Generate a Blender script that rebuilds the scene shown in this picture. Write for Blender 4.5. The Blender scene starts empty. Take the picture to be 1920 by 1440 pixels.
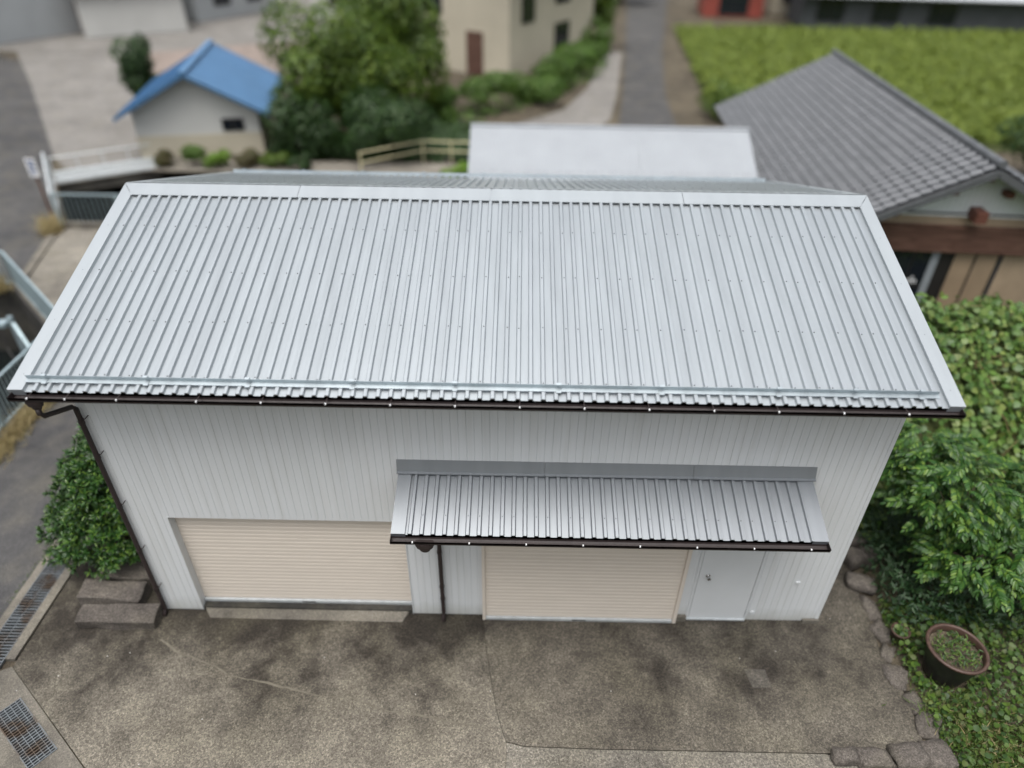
import bpy, math, random
import numpy as np
from mathutils import Vector, Matrix
from mathutils.geometry import tessellate_polygon

random.seed(7)
RNG = np.random.default_rng(11)
S = bpy.context.scene
C = S.collection
PI = math.pi
rad = math.radians

# ------------------------------------------------------------------ camera
CAM = (5.0787, -6.3433, 8.7946)
PITCH, YAW, ROLL, FPX = 0.6242, -0.0040, -0.0156, 1302.36
fw = np.array([math.sin(YAW) * math.cos(PITCH), math.cos(YAW) * math.cos(PITCH), -math.sin(PITCH)])
r0 = np.array([math.cos(YAW), -math.sin(YAW), 0.0])
d0 = np.cross(fw, r0)
rt = math.cos(ROLL) * r0 + math.sin(ROLL) * d0
dn = -math.sin(ROLL) * r0 + math.cos(ROLL) * d0
cd = bpy.data.cameras.new('camera')
cam = bpy.data.objects.new('camera', cd)
C.objects.link(cam)
mw = Matrix.Identity(4)
for i in range(3):
    mw[i][0], mw[i][1], mw[i][2], mw[i][3] = rt[i], -dn[i], -fw[i], CAM[i]
cam.matrix_world = mw
cd.sensor_width = 36.0
cd.lens = FPX / 1920 * 36.0
cd.clip_start, cd.clip_end = 0.1, 2000
cd.dof.use_dof = True
cd.dof.focus_distance = 8.3
cd.dof.aperture_fstop = 0.18
S.camera = cam

# ------------------------------------------------------------------ light
SUN_EL, SUN_AZ = rad(74), rad(200)          # overcast: broad, weak sun; azimuth clockwise from +Y
w = bpy.data.worlds.new('World')
S.world = w
w.use_nodes = True
nt = w.node_tree
nt.nodes.clear()
sky = nt.nodes.new('ShaderNodeTexSky')
sky.sky_type = 'NISHITA'
sky.sun_disc = False
sky.sun_elevation = SUN_EL
sky.sun_rotation = SUN_AZ
sky.air_density, sky.dust_density, sky.ozone_density = 1.0, 6.0, 1.0
hs = nt.nodes.new('ShaderNodeHueSaturation')
hs.inputs['Saturation'].default_value = 0.34
bg = nt.nodes.new('ShaderNodeBackground')
bg.inputs['Strength'].default_value = 0.15
wo = nt.nodes.new('ShaderNodeOutputWorld')
nt.links.new(sky.outputs[0], hs.inputs['Color'])
nt.links.new(hs.outputs[0], bg.inputs['Color'])
nt.links.new(bg.outputs[0], wo.inputs['Surface'])
ld = bpy.data.lights.new('sun', 'SUN')
ld.energy = 1.4
ld.angle = rad(40)
ld.color = (1.0, 0.98, 0.95)
sun = bpy.data.objects.new('sun', ld)
C.objects.link(sun)
sd = Vector((math.sin(SUN_AZ) * math.cos(SUN_EL), math.cos(SUN_AZ) * math.cos(SUN_EL), math.sin(SUN_EL)))
sun.rotation_euler = sd.to_track_quat('Z', 'Y').to_euler()
sun.location = (0, 0, 30)
vs = S.view_settings
vs.view_transform = 'Standard'
vs.look = 'None'
vs.exposure = 0.60
vs.gamma = 1.0
vs.use_curve_mapping = False
S.cycles.use_denoising = True
S.cycles.max_bounces = 6
S.cycles.caustics_reflective = False
S.cycles.caustics_refractive = False
S.cycles.transparent_max_bounces = 6


# ------------------------------------------------------------------ materials
class NT:
    def __init__(self, name):
        self.m = bpy.data.materials.new(name)
        self.m.use_nodes = True
        self.t = self.m.node_tree
        self.b = self.t.nodes['Principled BSDF']
        self._co = None

    def n(self, typ, **kw):
        x = self.t.nodes.new(typ)
        for k, v in kw.items():
            setattr(x, k, v)
        return x

    def l(self, a, b):
        self.t.links.new(a, b)

    def co(self):
        if self._co is None:
            self._co = self.n('ShaderNodeTexCoord').outputs['Object']
        return self._co

    def pos(self):
        return self.n('ShaderNodeNewGeometry').outputs['Position']

    def map(self, scale=(1, 1, 1), src=None):
        m = self.n('ShaderNodeMapping')
        m.inputs['Scale'].default_value = scale
        self.l(src or self.co(), m.inputs['Vector'])
        return m.outputs[0]

    def noise(self, scale, detail=4, rough=.55, src=None, dist=0):
        x = self.n('ShaderNodeTexNoise')
        x.inputs['Scale'].default_value = scale
        x.inputs['Detail'].default_value = detail
        x.inputs['Roughness'].default_value = rough
        x.inputs['Distortion'].default_value = dist
        self.l(src or self.co(), x.inputs['Vector'])
        return x.outputs['Fac']

    def voro(self, scale, src=None, out='Color'):
        x = self.n('ShaderNodeTexVoronoi')
        x.inputs['Scale'].default_value = scale
        self.l(src or self.co(), x.inputs['Vector'])
        return x.outputs[out]

    def ramp(self, fac, stops, interp='LINEAR'):
        x = self.n('ShaderNodeValToRGB')
        x.color_ramp.interpolation = interp
        e = x.color_ramp.elements
        while len(e) < len(stops):
            e.new(.5)
        for i, (p, c) in enumerate(stops):
            e[i].position = p
            e[i].color = (c, c, c, 1) if isinstance(c, (int, float)) else (*c, 1)
        self.l(fac, x.inputs[0])
        return x.outputs[0]

    def mix(self, fac, a, b, mode='MIX'):
        x = self.n('ShaderNodeMix', data_type='RGBA', blend_type=mode)
        if isinstance(fac, (int, float)):
            x.inputs['Factor'].default_value = fac
        else:
            self.l(fac, x.inputs['Factor'])
        for v, k in ((a, 'A'), (b, 'B')):
            s = [i for i in x.inputs if i.name == k and i.type == 'RGBA'][0]
            if isinstance(v, tuple):
                s.default_value = (*v, 1)
            elif isinstance(v, (int, float)):
                s.default_value = (v, v, v, 1)
            else:
                self.l(v, s)
        return [o for o in x.outputs if o.type == 'RGBA'][0]

    def math(self, op, a, b=0.0, clamp=False):
        x = self.n('ShaderNodeMath', operation=op, use_clamp=clamp)
        for i, v in enumerate((a, b)):
            if isinstance(v, (int, float)):
                x.inputs[i].default_value = v
            else:
                self.l(v, x.inputs[i])
        return x.outputs[0]

    def sep(self, v):
        x = self.n('ShaderNodeSeparateXYZ')
        self.l(v, x.inputs[0])
        return x.outputs

    def objrand(self):
        return self.n('ShaderNodeObjectInfo').outputs['Random']

    def island(self):
        return self.n('ShaderNodeNewGeometry').outputs['Random Per Island']

    def bump(self, h, strength=.3, dist=.01):
        x = self.n('ShaderNodeBump')
        x.inputs['Strength'].default_value = strength
        x.inputs['Distance'].default_value = dist
        self.l(h, x.inputs['Height'])
        self.l(x.outputs[0], self.b.inputs['Normal'])

    def set(self, color=None, rough=None, metal=None, spec=None):
        for v, k in ((color, 'Base Color'), (rough, 'Roughness'), (metal, 'Metallic'), (spec, 'Specular IOR Level')):
            if v is None:
                continue
            s = self.b.inputs[k]
            if isinstance(v, tuple):
                s.default_value = (*v, 1)
            elif isinstance(v, (int, float)):
                s.default_value = v
            else:
                self.l(v, s)
        return self.m


MAT = {}


def simple(name, col, rough=.6, metal=0, spec=.5, var=.12, scale=6, bump=0, bscale=60):
    t = NT(name)
    a = tuple(c * (1 - var) for c in col)
    b = tuple(min(1, c * (1 + var)) for c in col)
    c = t.mix(t.ramp(t.noise(scale, 5), [(.3, 0.), (.7, 1.)]), a, b)
    r = t.math('ADD', t.math('MULTIPLY', t.noise(scale * 2.3, 3), .16), rough - .08)
    if bump:
        t.bump(t.noise(bscale, 4), bump, .01)
    MAT[name] = t.set(c, r, metal, spec)


def m_metal(name, base, rough, metal, dirt=.1, bump=.02):
    t = NT(name)
    n1 = t.noise(1, 4, src=t.map((5, .7, .7)))
    n2 = t.noise(42, 2)
    sp = t.voro(90)
    c = t.mix(t.ramp(n1, [(.3, 0.), (.72, 1.)]), tuple(x * (1 - dirt) for x in base), base)
    c = t.mix(t.math('MULTIPLY', t.objrand(), .16), c, (.30, .32, .345))
    r = t.math('ADD', t.math('MULTIPLY', n1, .14), rough - .07)
    t.bump(t.noise(2.2, 1), bump, .012)
    MAT[name] = t.set(c, r, metal, .5)


m_metal('galvalume', (.395, .432, .453), .32, .5, .14)
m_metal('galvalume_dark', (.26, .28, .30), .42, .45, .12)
m_metal('trim_metal', (.35, .382, .40), .42, .35, .07)
m_metal('zinc', (.45, .51, .54), .42, .75, .2)
simple('screw_steel', (.13, .14, .15), .5, .5)
t = NT('grate_steel')
c = t.mix(t.ramp(t.noise(3.5, 4, src=t.pos()), [(.45, 0.), (.62, 1.)]), (.14, .155, .165), (.085, .06, .042))
MAT['grate_steel'] = t.set(c, .55, .4, .5)
# painted siding
t = NT('siding')
st = t.noise(1.0, 4, src=t.map((9, 9, .35), t.pos()))
lg = t.noise(.6, 3, src=t.pos())
c = t.mix(t.ramp(lg, [(.35, 0.), (.65, 1.)]), (.60, .62, .63), (.625, .645, .66))
c = t.mix(t.ramp(st, [(.48, 0.), (.8, .5)]), c, (.47, .475, .455))
c = t.mix(t.math('MULTIPLY', t.objrand(), .10), c, (.42, .45, .47))
zz = t.sep(t.pos())[2]
low = t.ramp(t.math('ADD', t.math('MULTIPLY', t.noise(5, 4, src=t.pos()), .25), zz), [(.05, .7), (.42, 0.)])
c = t.mix(low, c, (.33, .33, .29))
MAT['siding'] = t.set(c, .42, 0, .45)
simple('siding_trim', (.57, .59, .60), .45, 0, .45, .05)
t = NT('ivory')
st = t.noise(1.0, 4, src=t.map((2.5, 9, 9), t.pos()))
c = t.mix(t.ramp(st, [(.4, 0.), (.8, .6)]), (.62, .56, .49), (.575, .52, .455))
c = t.mix(t.math('MULTIPLY', t.objrand(), .18), c, (.55, .49, .43))
MAT['ivory'] = t.set(c, .45, 0, .45)
simple('bottom_bar', (.62, .66, .68), .35, .4, .5, .12, 9)
simple('gutter', (.019, .012, .0115), .55, 0, .5, .2, 5)
simple('door_paint', (.58, .60, .612), .4, 0, .45, .03, 2)
simple('black_gap', (.012, .012, .012), .8)
simple('chrome', (.5, .5, .5), .22, 1.0)
simple('white_plastic', (.75, .76, .77), .4)
simple('dark_soffit', (.12, .12, .12), .8)


def m_concrete(name, dark, light, speck=.9, wallgrime=True, vs_=55, lo=.36, hi=.64, grime=(.09, -.19)):
    t = NT(name)
    P = t.pos()
    big = t.noise(.55, 6, .62, P, .6)
    mid = t.noise(2.6, 5, .6, P)
    f = t.math('ADD', t.math('MULTIPLY', big, .62), t.math('MULTIPLY', mid, .38))
    if wallgrime:                       # algae and damp where the eaves drip on the slab
        y = t.sep(P)[1]
        g = t.n('ShaderNodeMapRange')
        g.inputs[1].default_value, g.inputs[2].default_value = -2.2, .1
        g.inputs[3].default_value, g.inputs[4].default_value = grime
        t.l(y, g.inputs[0])
        f = t.math('ADD', f, g.outputs[0])
    base = t.mix(t.ramp(f, [(lo, 0.), (hi, 1.)]), dark, light)
    tint = t.mix(t.ramp(t.noise(1.3, 4, src=P), [(.45, 0.), (.75, 1.)]), base, (.135, .122, .085))
    base = t.mix(.35, base, tint)
    ce = t.voro(vs_, P)
    cs = t.sep(ce)[0]
    cs2 = t.sep(t.voro(vs_ * 2.1, P))[1]
    s = t.math('ADD', t.math('MULTIPLY', cs, .6), t.math('MULTIPLY', cs2, .4))
    sc = t.ramp(s, [(.2, .40), (.5, .90), (.74, 1.2), (.93, 2.0)])
    mul = t.mix(speck, 1.0, sc)
    c = t.mix(1.0, base, mul, 'MULTIPLY')
    pale = t.ramp(t.sep(t.voro(9, P))[2], [(.985, 0.), (.99, 1.)], 'CONSTANT')
    dots = t.ramp(t.voro(9, P, 'Distance'), [(.05, 1.), (.08, 0.)])
    c = t.mix(t.math('MULTIPLY', pale, dots), c, (.45, .44, .42))
    h = t.math('ADD', s, t.math('MULTIPLY', t.noise(160, 2, src=P), .5))
    t.bump(h, .55, .012)
    MAT[name] = t.set(c, .85, 0, .3)


m_concrete('yard_concrete', (.031, .026, .020), (.186, .168, .136), .8, lo=.36, hi=.64)
m_concrete('old_yard_concrete', (.029, .0245, .019), (.148, .133, .107), .8, lo=.36, hi=.66, grime=(.06, -.10))
m_concrete('pale_concrete', (.09, .083, .07), (.22, .203, .17), .8, False)
m_concrete('slab_concrete', (.11, .10, .085), (.27, .25, .21), .6, False, 40)
m_concrete('kerb_concrete', (.08, .073, .062), (.21, .193, .162), .45, False, 70)
m_concrete('damp_shade_concrete', (.016, .016, .015), (.05, .048, .043), .35, False, 30)  # darkened to imitate the black shade inside the culvert
m_concrete('lot_concrete', (.13, .123, .114), (.215, .205, .19), .3, False, 8)
m_concrete('patch_concrete', (.065, .059, .05), (.125, .114, .096), .6, False)
m_concrete('asphalt', (.040, .040, .042), (.085, .083, .082), .5, False, 75)
m_concrete('stone', (.038, .033, .03), (.125, .11, .095), .7, False, 60, .3, .62)
m_concrete('soil', (.035, .028, .02), (.11, .09, .06), .6, False, 40)
m_concrete('brown_earth', (.17, .135, .115), (.25, .205, .18), .3, False, 6)
simple('added_forest', (.035, .06, .02), .95, 0, .2, .5, .06, .8, .5)
simple('crack_fill', (.125, .113, .088), .9, 0, .3, .25, 9)
simple('water', (.006, .008, .008), .12, 0, .5)


def m_leaf(name, cols, rough=.42, trans=.25, spec=.4):
    t = NT(name)
    k = t.math('FRACT', t.math('ADD', t.island(), t.math('MULTIPLY', t.objrand(), 3.7)))
    stops = [(i / (len(cols) - 1), c) for i, c in enumerate(cols)]
    c = t.ramp(k, stops)
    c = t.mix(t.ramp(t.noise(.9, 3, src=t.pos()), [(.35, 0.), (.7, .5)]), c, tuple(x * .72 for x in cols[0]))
    t.set(c, rough, 0, spec)
    tr = t.n('ShaderNodeBsdfTranslucent')
    t.l(c, tr.inputs['Color'])
    mx = t.n('ShaderNodeMixShader')
    mx.inputs[0].default_value = trans
    t.l(t.b.outputs[0], mx.inputs[1])
    t.l(tr.outputs[0], mx.inputs[2])
    t.l(mx.outputs[0], t.t.nodes['Material Output'].inputs['Surface'])
    MAT[name] = t.m


m_leaf('leaf_bush', [(.013, .042, .009), (.025, .075, .014), (.045, .115, .019), (.12, .20, .03)], .36, .2, .5)
m_leaf('leaf_vine', [(.05, .11, .022), (.085, .17, .03), (.13, .22, .04), (.17, .21, .05), (.07, .13, .035)], .45, .25, .45)
m_leaf('leaf_frond', [(.020, .062, .013), (.036, .10, .018), (.065, .15, .023), (.15, .24, .036)], .42, .25)
m_leaf('leaf_shaded', [(.012, .035, .012), (.02, .055, .018), (.035, .075, .022)], .5, .2)  # near-black greens imitate the shade low beside the wall
m_leaf('leaf_weed', [(.022, .055, .010), (.05, .105, .016), (.095, .165, .024), (.10, .12, .03)], .5, .3)
m_leaf('grass_green', [(.06, .11, .02), (.10, .16, .03), (.16, .18, .06)], .5, .3)
m_leaf('grass_dry', [(.30, .23, .10), (.42, .34, .17), (.50, .42, .24), (.20, .19, .07)], .6, .3, .3)
m_leaf('leaf_tree', [(.05, .10, .012), (.09, .155, .016), (.14, .20, .022), (.045, .085, .014)], .5, .3)
m_leaf('leaf_tree_deep', [(.018, .045, .012), (.03, .07, .016), (.05, .10, .02)], .5, .25)
m_leaf('leaf_hedge', [(.05, .11, .015), (.08, .16, .02), (.12, .19, .03)], .5, .3)
m_leaf('leaf_lime', [(.12, .24, .02), (.17, .31, .03), (.22, .34, .05)], .5, .3)
m_leaf('leaf_rust', [(.08, .06, .03), (.11, .10, .03), (.07, .09, .03)], .5, .3)
m_leaf('rice', [(.105, .15, .02), (.14, .19, .025), (.165, .21, .032), (.095, .14, .02)], .6, .35, .3)
simple('bark', (.07, .055, .04), .9, 0, .2, .3, 14, .5, 30)
simple('stem_green', (.07, .09, .03), .7, 0, .3, .3, 9)
simple('stem_brown', (.15, .10, .05), .8, 0, .3, .3, 9)
simple('dark_green_brown', (.045, .055, .018), .95, 0, .2, .4, 6, .6, 25)
# neighbour
t = NT('roof_tile')
c = t.mix(t.math('FRACT', t.math('ADD', t.island(), t.objrand())), (.085, .091, .098), (.108, .114, .122))
MAT['roof_tile'] = t.set(c, t.math('ADD', t.math('MULTIPLY', t.noise(8, 3), .2), .3), 0, .55)
t = NT('brown_wood')
g = t.noise(1.2, 5, .6, t.map((1.0, 5, 9)), 1.4)
c = t.ramp(g, [(.3, (.055, .028, .02)), (.5, (.10, .052, .038)), (.7, (.15, .085, .062))])
MAT['brown_wood'] = t.set(c, .6, 0, .35)
simple('white_board', (.70, .73, .735), .5, 0, .4, .04, 2)
simple('tan_board', (.40, .31, .215), .55, 0, .4, .1, 3)
simple('tan_panel', (.30, .225, .15), .5, 0, .4, .12, 2)
simple('dark_frame', (.02, .018, .017), .45)
simple('grey_trim', (.085, .09, .095), .5)
simple('paper_white', (.72, .73, .73), .6)
simple('curtain', (.30, .33, .35), .8, 0, .3, .2, 12)
t = NT('window_glass')
MAT['window_glass'] = t.set((.012, .015, .02), .08, 0, .6)
simple('purlin_red', (.12, .045, .03), .6)
# far things
simple('blue_roof', (.07, .165, .30), .45, 0, .5, .1, 1.5)
simple('plaster_white', (.50, .50, .48), .8, 0, .3, .06, .6)
simple('plaster_grey', (.36, .38, .39), .8, 0, .3, .08, .6)
simple('plaster_beige', (.46, .42, .33), .8, 0, .3, .08, .6)
simple('grey_sheet', (.52, .545, .57), .5, .3, .5, .06, .8)
simple('pale_sheet', (.30, .32, .34), .55, .2, .4, .05, 1.5)
simple('slate_roof', (.075, .08, .09), .5, 0, .5, .15, 1.5)
simple('red_sheet', (.25, .055, .04), .5, 0, .5, .15, 1.2)
simple('dark_wall', (.07, .075, .08), .7, 0, .3, .15, 1)
simple('rust', (.12, .055, .03), .85, 0, .3, .35, 18, .3, 60)
simple('yellow_pipe', (.52, .48, .30), .5, 0, .4, .12, 6)
simple('white_rail', (.62, .66, .67), .45, .2, .5, .1, 5)
simple('teal_rail', (.36, .45, .48), .45, .5, .5, .15, 5)
simple('sign_blue', (.05, .09, .22), .5)
simple('pot_glaze', (.014, .013, .013), .4, 0, .5, .4, 7)
simple('pot_rim', (.062, .036, .027), .5, 0, .4, .3, 12)
simple('pole_concrete', (.36, .36, .35), .8)


# ------------------------------------------------------------------ mesh helpers
class MB:
    def __init__(self):
        self.v, self.f = [], []

    def add(self, vs, fs):
        o = len(self.v)
        self.v += [tuple(p) for p in vs]
        self.f += [tuple(i + o for i in f) for f in fs]
        return self

    def box(self, x0, x1, y0, y1, z0, z1):
        vs = [(x, y, z) for z in (z0, z1) for y in (y0, y1) for x in (x0, x1)]
        return self.add(vs, [(0, 2, 3, 1), (4, 5, 7, 6), (0, 1, 5, 4), (2, 6, 7, 3), (0, 4, 6, 2), (1, 3, 7, 5)])

    def obox(self, a, b, wx, wz, up=(0, 0, 1)):
        """bar from a to b, wx wide sideways, wz high"""
        a, b = Vector(a), Vector(b)
        d = (b - a).normalized()
        u = Vector(up)
        s = d.cross(u)
        if s.length < 1e-5:
            s = Vector((1, 0, 0))
        s.normalize()
        u = s.cross(d)
        vs = []
        for p in (a, b):
            for i, j in ((-1, -1), (1, -1), (1, 1), (-1, 1)):
                vs.append(p + s * (i * wx / 2) + u * (j * wz / 2))
        return self.add(vs, [(0, 3, 2, 1), (4, 5, 6, 7), (0, 1, 5, 4), (1, 2, 6, 5), (2, 3, 7, 6), (3, 0, 4, 7)])

    def tube(self, pts, r, n=8, cap=True):
        pts = [Vector(p) for p in pts]
        rs = r if isinstance(r, (list, tuple)) else [r] * len(pts)
        rings = []
        for i, p in enumerate(pts):
            d = (pts[min(i + 1, len(pts) - 1)] - pts[max(i - 1, 0)]).normalized()
            u = Vector((0, 0, 1)) if abs(d.z) < .9 else Vector((1, 0, 0))
            s = d.cross(u).normalized()
            u = s.cross(d)
            rings.append([p + (s * math.cos(2 * PI * k / n) + u * math.sin(2 * PI * k / n)) * rs[i] for k in range(n)])
        vs = [q for rg in rings for q in rg]
        fs = []
        for i in range(len(pts) - 1):
            for k in range(n):
                fs.append((i * n + k, i * n + (k + 1) % n, (i + 1) * n + (k + 1) % n, (i + 1) * n + k))
        if cap:
            fs.append(tuple(range(n))[::-1])
            fs.append(tuple((len(pts) - 1) * n + k for k in range(n)))
        return self.add(vs, fs)

    def lathe(self, prof, n=24, c=(0, 0, 0)):
        vs = []
        for r, z in prof:
            for k in range(n):
                vs.append((c[0] + r * math.cos(2 * PI * k / n), c[1] + r * math.sin(2 * PI * k / n), c[2] + z))
        fs = []
        for i in range(len(prof) - 1):
            for k in range(n):
                fs.append((i * n + k, i * n + (k + 1) % n, (i + 1) * n + (k + 1) % n, (i + 1) * n + k))
        return self.add(vs, fs)

    def sweep_x(self, prof, x0, x1, closed=True):
        """profile of (y,z) swept along X"""
        n = len(prof)
        vs = [(x, y, z) for x in (x0, x1) for y, z in prof]
        m = n if closed else n - 1
        fs = [(i, (i + 1) % n, n + (i + 1) % n, n + i) for i in range(m)]
        if closed:
            fs += [tuple(range(n))[::-1], tuple(n + i for i in range(n))]
        return self.add(vs, fs)

    def poly(self, outer, z0, z1, holes=()):
        """flat polygon slab (holes allowed) between z0 and z1"""
        loops = [[Vector((x, y, 0)) for x, y in outer]] + [[Vector((x, y, 0)) for x, y in h] for h in holes]
        tri = tessellate_polygon(loops)
        flat = [p for lp in loops for p in lp]
        n = len(flat)
        fs = []
        for a, b, c in tri:
            nz = (flat[b] - flat[a]).cross(flat[c] - flat[a]).z
            fs.append((a, b, c) if nz > 0 else (a, c, b))
        vs = [(p.x, p.y, z1) for p in flat]
        if z0 is not None:
            vs += [(p.x, p.y, z0) for p in flat]
            o = 0
            for lp in loops:
                m = len(lp)
                for i in range(m):
                    a, b = o + i, o + (i + 1) % m
                    fs.append((a, a + n, b + n, b))
                o += m
        return self.add(vs, fs)

    def build(self, name, mat, parent=None, smooth=False, loc=None, fixn=False):
        me = bpy.data.meshes.new(name)
        me.from_pydata(self.v, [], self.f)
        return mesh_obj(name, me, mat, parent, smooth, loc, fixn)


def mesh_obj(name, me, mat, parent=None, smooth=False, loc=None, fixn=True):
    if mat and not me.materials:
        me.materials.append(MAT[mat])
    if smooth:
        me.polygons.foreach_set('use_smooth', [True] * len(me.polygons))
    me.update()
    if fixn:
        import bmesh
        bm = bmesh.new()
        bm.from_mesh(me)
        bmesh.ops.recalc_face_normals(bm, faces=bm.faces)
        bm.to_mesh(me)
        bm.free()
    o = bpy.data.objects.new(name, me)
    C.objects.link(o)
    if parent:
        o.parent = parent
    if loc:
        o.location = loc
    return o


def tag(o, label=None, cat=None, group=None, kind=None):
    if label:
        o['label'] = label
    if cat:
        o['category'] = cat
    if group:
        o['group'] = group
    if kind:
        o['kind'] = kind
    return o


def thing(name, label, cat, loc=(0, 0, 0), rz=0, group=None):
    o = bpy.data.objects.new(name, None)
    o.empty_display_size = .2
    C.objects.link(o)
    o.location = loc
    o.rotation_euler = (0, 0, rz)
    return tag(o, label, cat, group)


def struct(name, mb, mat, parent=None, fixn=False):
    o = mb.build(name, mat, parent, fixn=fixn)
    if parent is None:
        o['kind'] = 'structure'
    return o


def share(name, me, parent, loc=(0, 0, 0), rot=None, scale=None):
    o = bpy.data.objects.new(name, me)
    C.objects.link(o)
    o.parent = parent
    o.location = loc
    if rot:
        o.rotation_euler = rot
    if scale:
        o.scale = scale
    return o


# ------------------------------------------------------------------ setting: ground, roads, canal
PIT1 = [(-4.95, 1.4), (-4.95, 6.6), (-8.1, 9.75), (-14, 9.75), (-14, 1.4)]
PIT2 = [(-8.9, 13.82), (-11.2, 17.5), (-8.85, 19.0), (-5.2, 19.0), (-5.2, 13.82)]
DR1 = [(-2.235, -1.0), (-1.905, -1.0), (-1.905, 3.19), (-2.235, 3.19)]
DR2 = [(-1.36, -1.435), (-.54, -2.068), (-.734, -2.312), (-1.554, -1.68)]
struct('ground', MB().poly([(-260, -120), (300, -120), (300, 420), (-260, 420)], None, -.05, [PIT1, PIT2, DR1, DR2]), 'soil')
struct('asphalt_road', MB().poly([(-40, -14), (-1.0, -14), (-1.2, -3.2), (-2.36, -1.3), (-2.36, 6.5), (-4.9, 6.68), (-8.2, 9.95), (-9.0, 12.9), (-9.2, 13.7),
                                  (-11.45, 17.6), (-12.2, 18.9), (-13.0, 20.5), (-22, 36), (-60, 60), (-60, -14)], None, -.012, [PIT1]), 'asphalt')
struct('paved_lot', MB().poly([(-12.9, 20.4), (-11.6, 18.9), (-9.2, 20.2), (-10.4, 23), (-15, 32), (-19, 40), (-26, 40), (-20.5, 32)], None, -.008), 'lot_concrete')
struct('far_lot', MB().poly([(-44, 40.2), (-18.5, 40.2), (-9, 46), (-6, 80), (-70, 80)], None, -.02), 'lot_concrete')
struct('earth_lot', MB().poly([(-14.6, 32.5), (-6, 32), (-2, 48), (-8, 60), (-26, 52), (-18.4, 40.1)], None, -.028), 'brown_earth')
# unseen wooded ring, added to darken the low sky the roof ribs mirror
from mathutils import noise as mnoise
vsh, fsh = [], []
NH = 96
for i in range(NH):
    a = 2 * PI * i / NH
    for j in range(7):
        rr = 170 + 34 * j
        hh = (0, 18, 38, 56, 68, 76, 78)[j] * (.8 + .45 * mnoise.noise(Vector((math.cos(a) * 2.1, math.sin(a) * 2.1, j * .25)))) - .1
        vsh.append((rr * math.cos(a), 40 + rr * math.sin(a), hh))
for i in range(NH):
    for j in range(6):
        p, q = i * 7 + j, ((i + 1) % NH) * 7 + j
        fsh.append((p, p + 1, q + 1, q))
struct('added_hills', MB().add(vsh, fsh), 'added_forest', fixn=True)
# canal basins with water
for nm, P, zb in (('canal_basin', PIT1, -2.3), ('canal_culvert', PIT2, -4.6)):
    mb = MB()
    if zb < -3:                 # the culvert runs on below the walkway and yard
        P = [(-8.9, 13.82), (-11.3, 17.5), (-13.5, 21.5), (-5.2, 22.5), (-5.2, 13.82)]
    n = len(P)
    vs = [(x, y, -.052 if zb < -3 else -.004) for x, y in P] + [(x, y, zb) for x, y in P]
    mb.add(vs, [(i, (i + 1) % n, n + (i + 1) % n, n + i) for i in range(n)] + [tuple(range(n, 2 * n))])
    struct(nm, mb, 'damp_shade_concrete', fixn=False)
    struct('canal_water', MB().poly([(x, y) for x, y in P], None, zb + .35), 'water')
# concrete apron between the basins, with kerb along the road
struct('concrete_apron', MB().poly([(-8.75, 12.9), (-7.95, 9.98), (-4.72, 6.75), (-1.0, 6.75), (-1.0, 13.65), (-8.75, 13.65)], -.04, .004), 'slab_concrete')
struct('kerb', MB().poly([(-9.0, 13.0), (-8.17, 9.9), (-7.97, 9.97), (-8.77, 13.0)], -.04, .06), 'kerb_concrete')
struct('basin_kerb', MB().obox((-4.85, 6.72, 0), (-8.05, 9.9, 0), .2, .22), 'kerb_concrete')
struct('road_kerb', MB().box(-4.95, -4.72, 1.4, 6.55, -.3, .05), 'kerb_concrete')
struct('culvert_kerb', MB().box(-8.9, -5.0, 13.66, 13.84, -.5, .16), 'kerb_concrete')
# yard slabs
JX = [(4.66, .1), (4.74, -.5), (4.83, -1.0), (4.92, -1.45), (5.0, -1.72), (5.06, -1.86)]
left = [(-1.62, -1.02), (-.02, -2.28), (1.1, -3.2), (3.2, -6.5), (5.10, -6.5)] + [(x - .006, y) for x, y in JX[::-1]] + [(4.65, .13), (-1.62, .13), (-1.7, 1.6), (-1.75, -.9)]
left = [(-1.72, -.98), (-.06, -2.28), (1.1, -3.2), (3.2, -6.5), (5.05, -6.5)] + [(x - .003, y) for x, y in JX[::-1]] + [(4.65, .13), (-.2, .13), (-.2, 3.2), (-1.76, 3.2)]
struct('yard_slab', MB().poly(left, -.12, .0), 'yard_concrete')
right = [(x + .003, y) for x, y in JX] + [(5.30, -1.915), (6.2, -1.93), (9.05, -1.93), (10.35, -1.86), (10.42, -1.2), (10.35, -.5), (10.42, .1), (10.5, 1.2), (10.4, 3.6), (9.4, 3.6), (9.4, .13), (4.67, .13)]
struct('yard_slab', MB().poly(right, -.12, .002), 'old_yard_concrete')
struct('yard_slab', MB().poly([(5.062, -1.872), (5.29, -1.924), (6.2, -1.939), (9.05, -1.939), (10.3, -2.16), (10.3, -6.5), (5.062, -6.5)], -.12, -.006), 'pale_concrete')
struct('apron_corner', MB().poly([(-2.36, -1.3), (-1.74, -.97), (-.07, -2.29), (1.08, -3.21), (3.2, -6.55), (-.2, -6.55)], -.12, -.004, [DR2]), 'kerb_concrete')
struct('drain_pit', MB().poly([(-1.6, -1.3), (-.3, -2.2), (-.6, -2.6), (-1.9, -1.7)], None, -.32), 'damp_shade_concrete')
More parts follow.
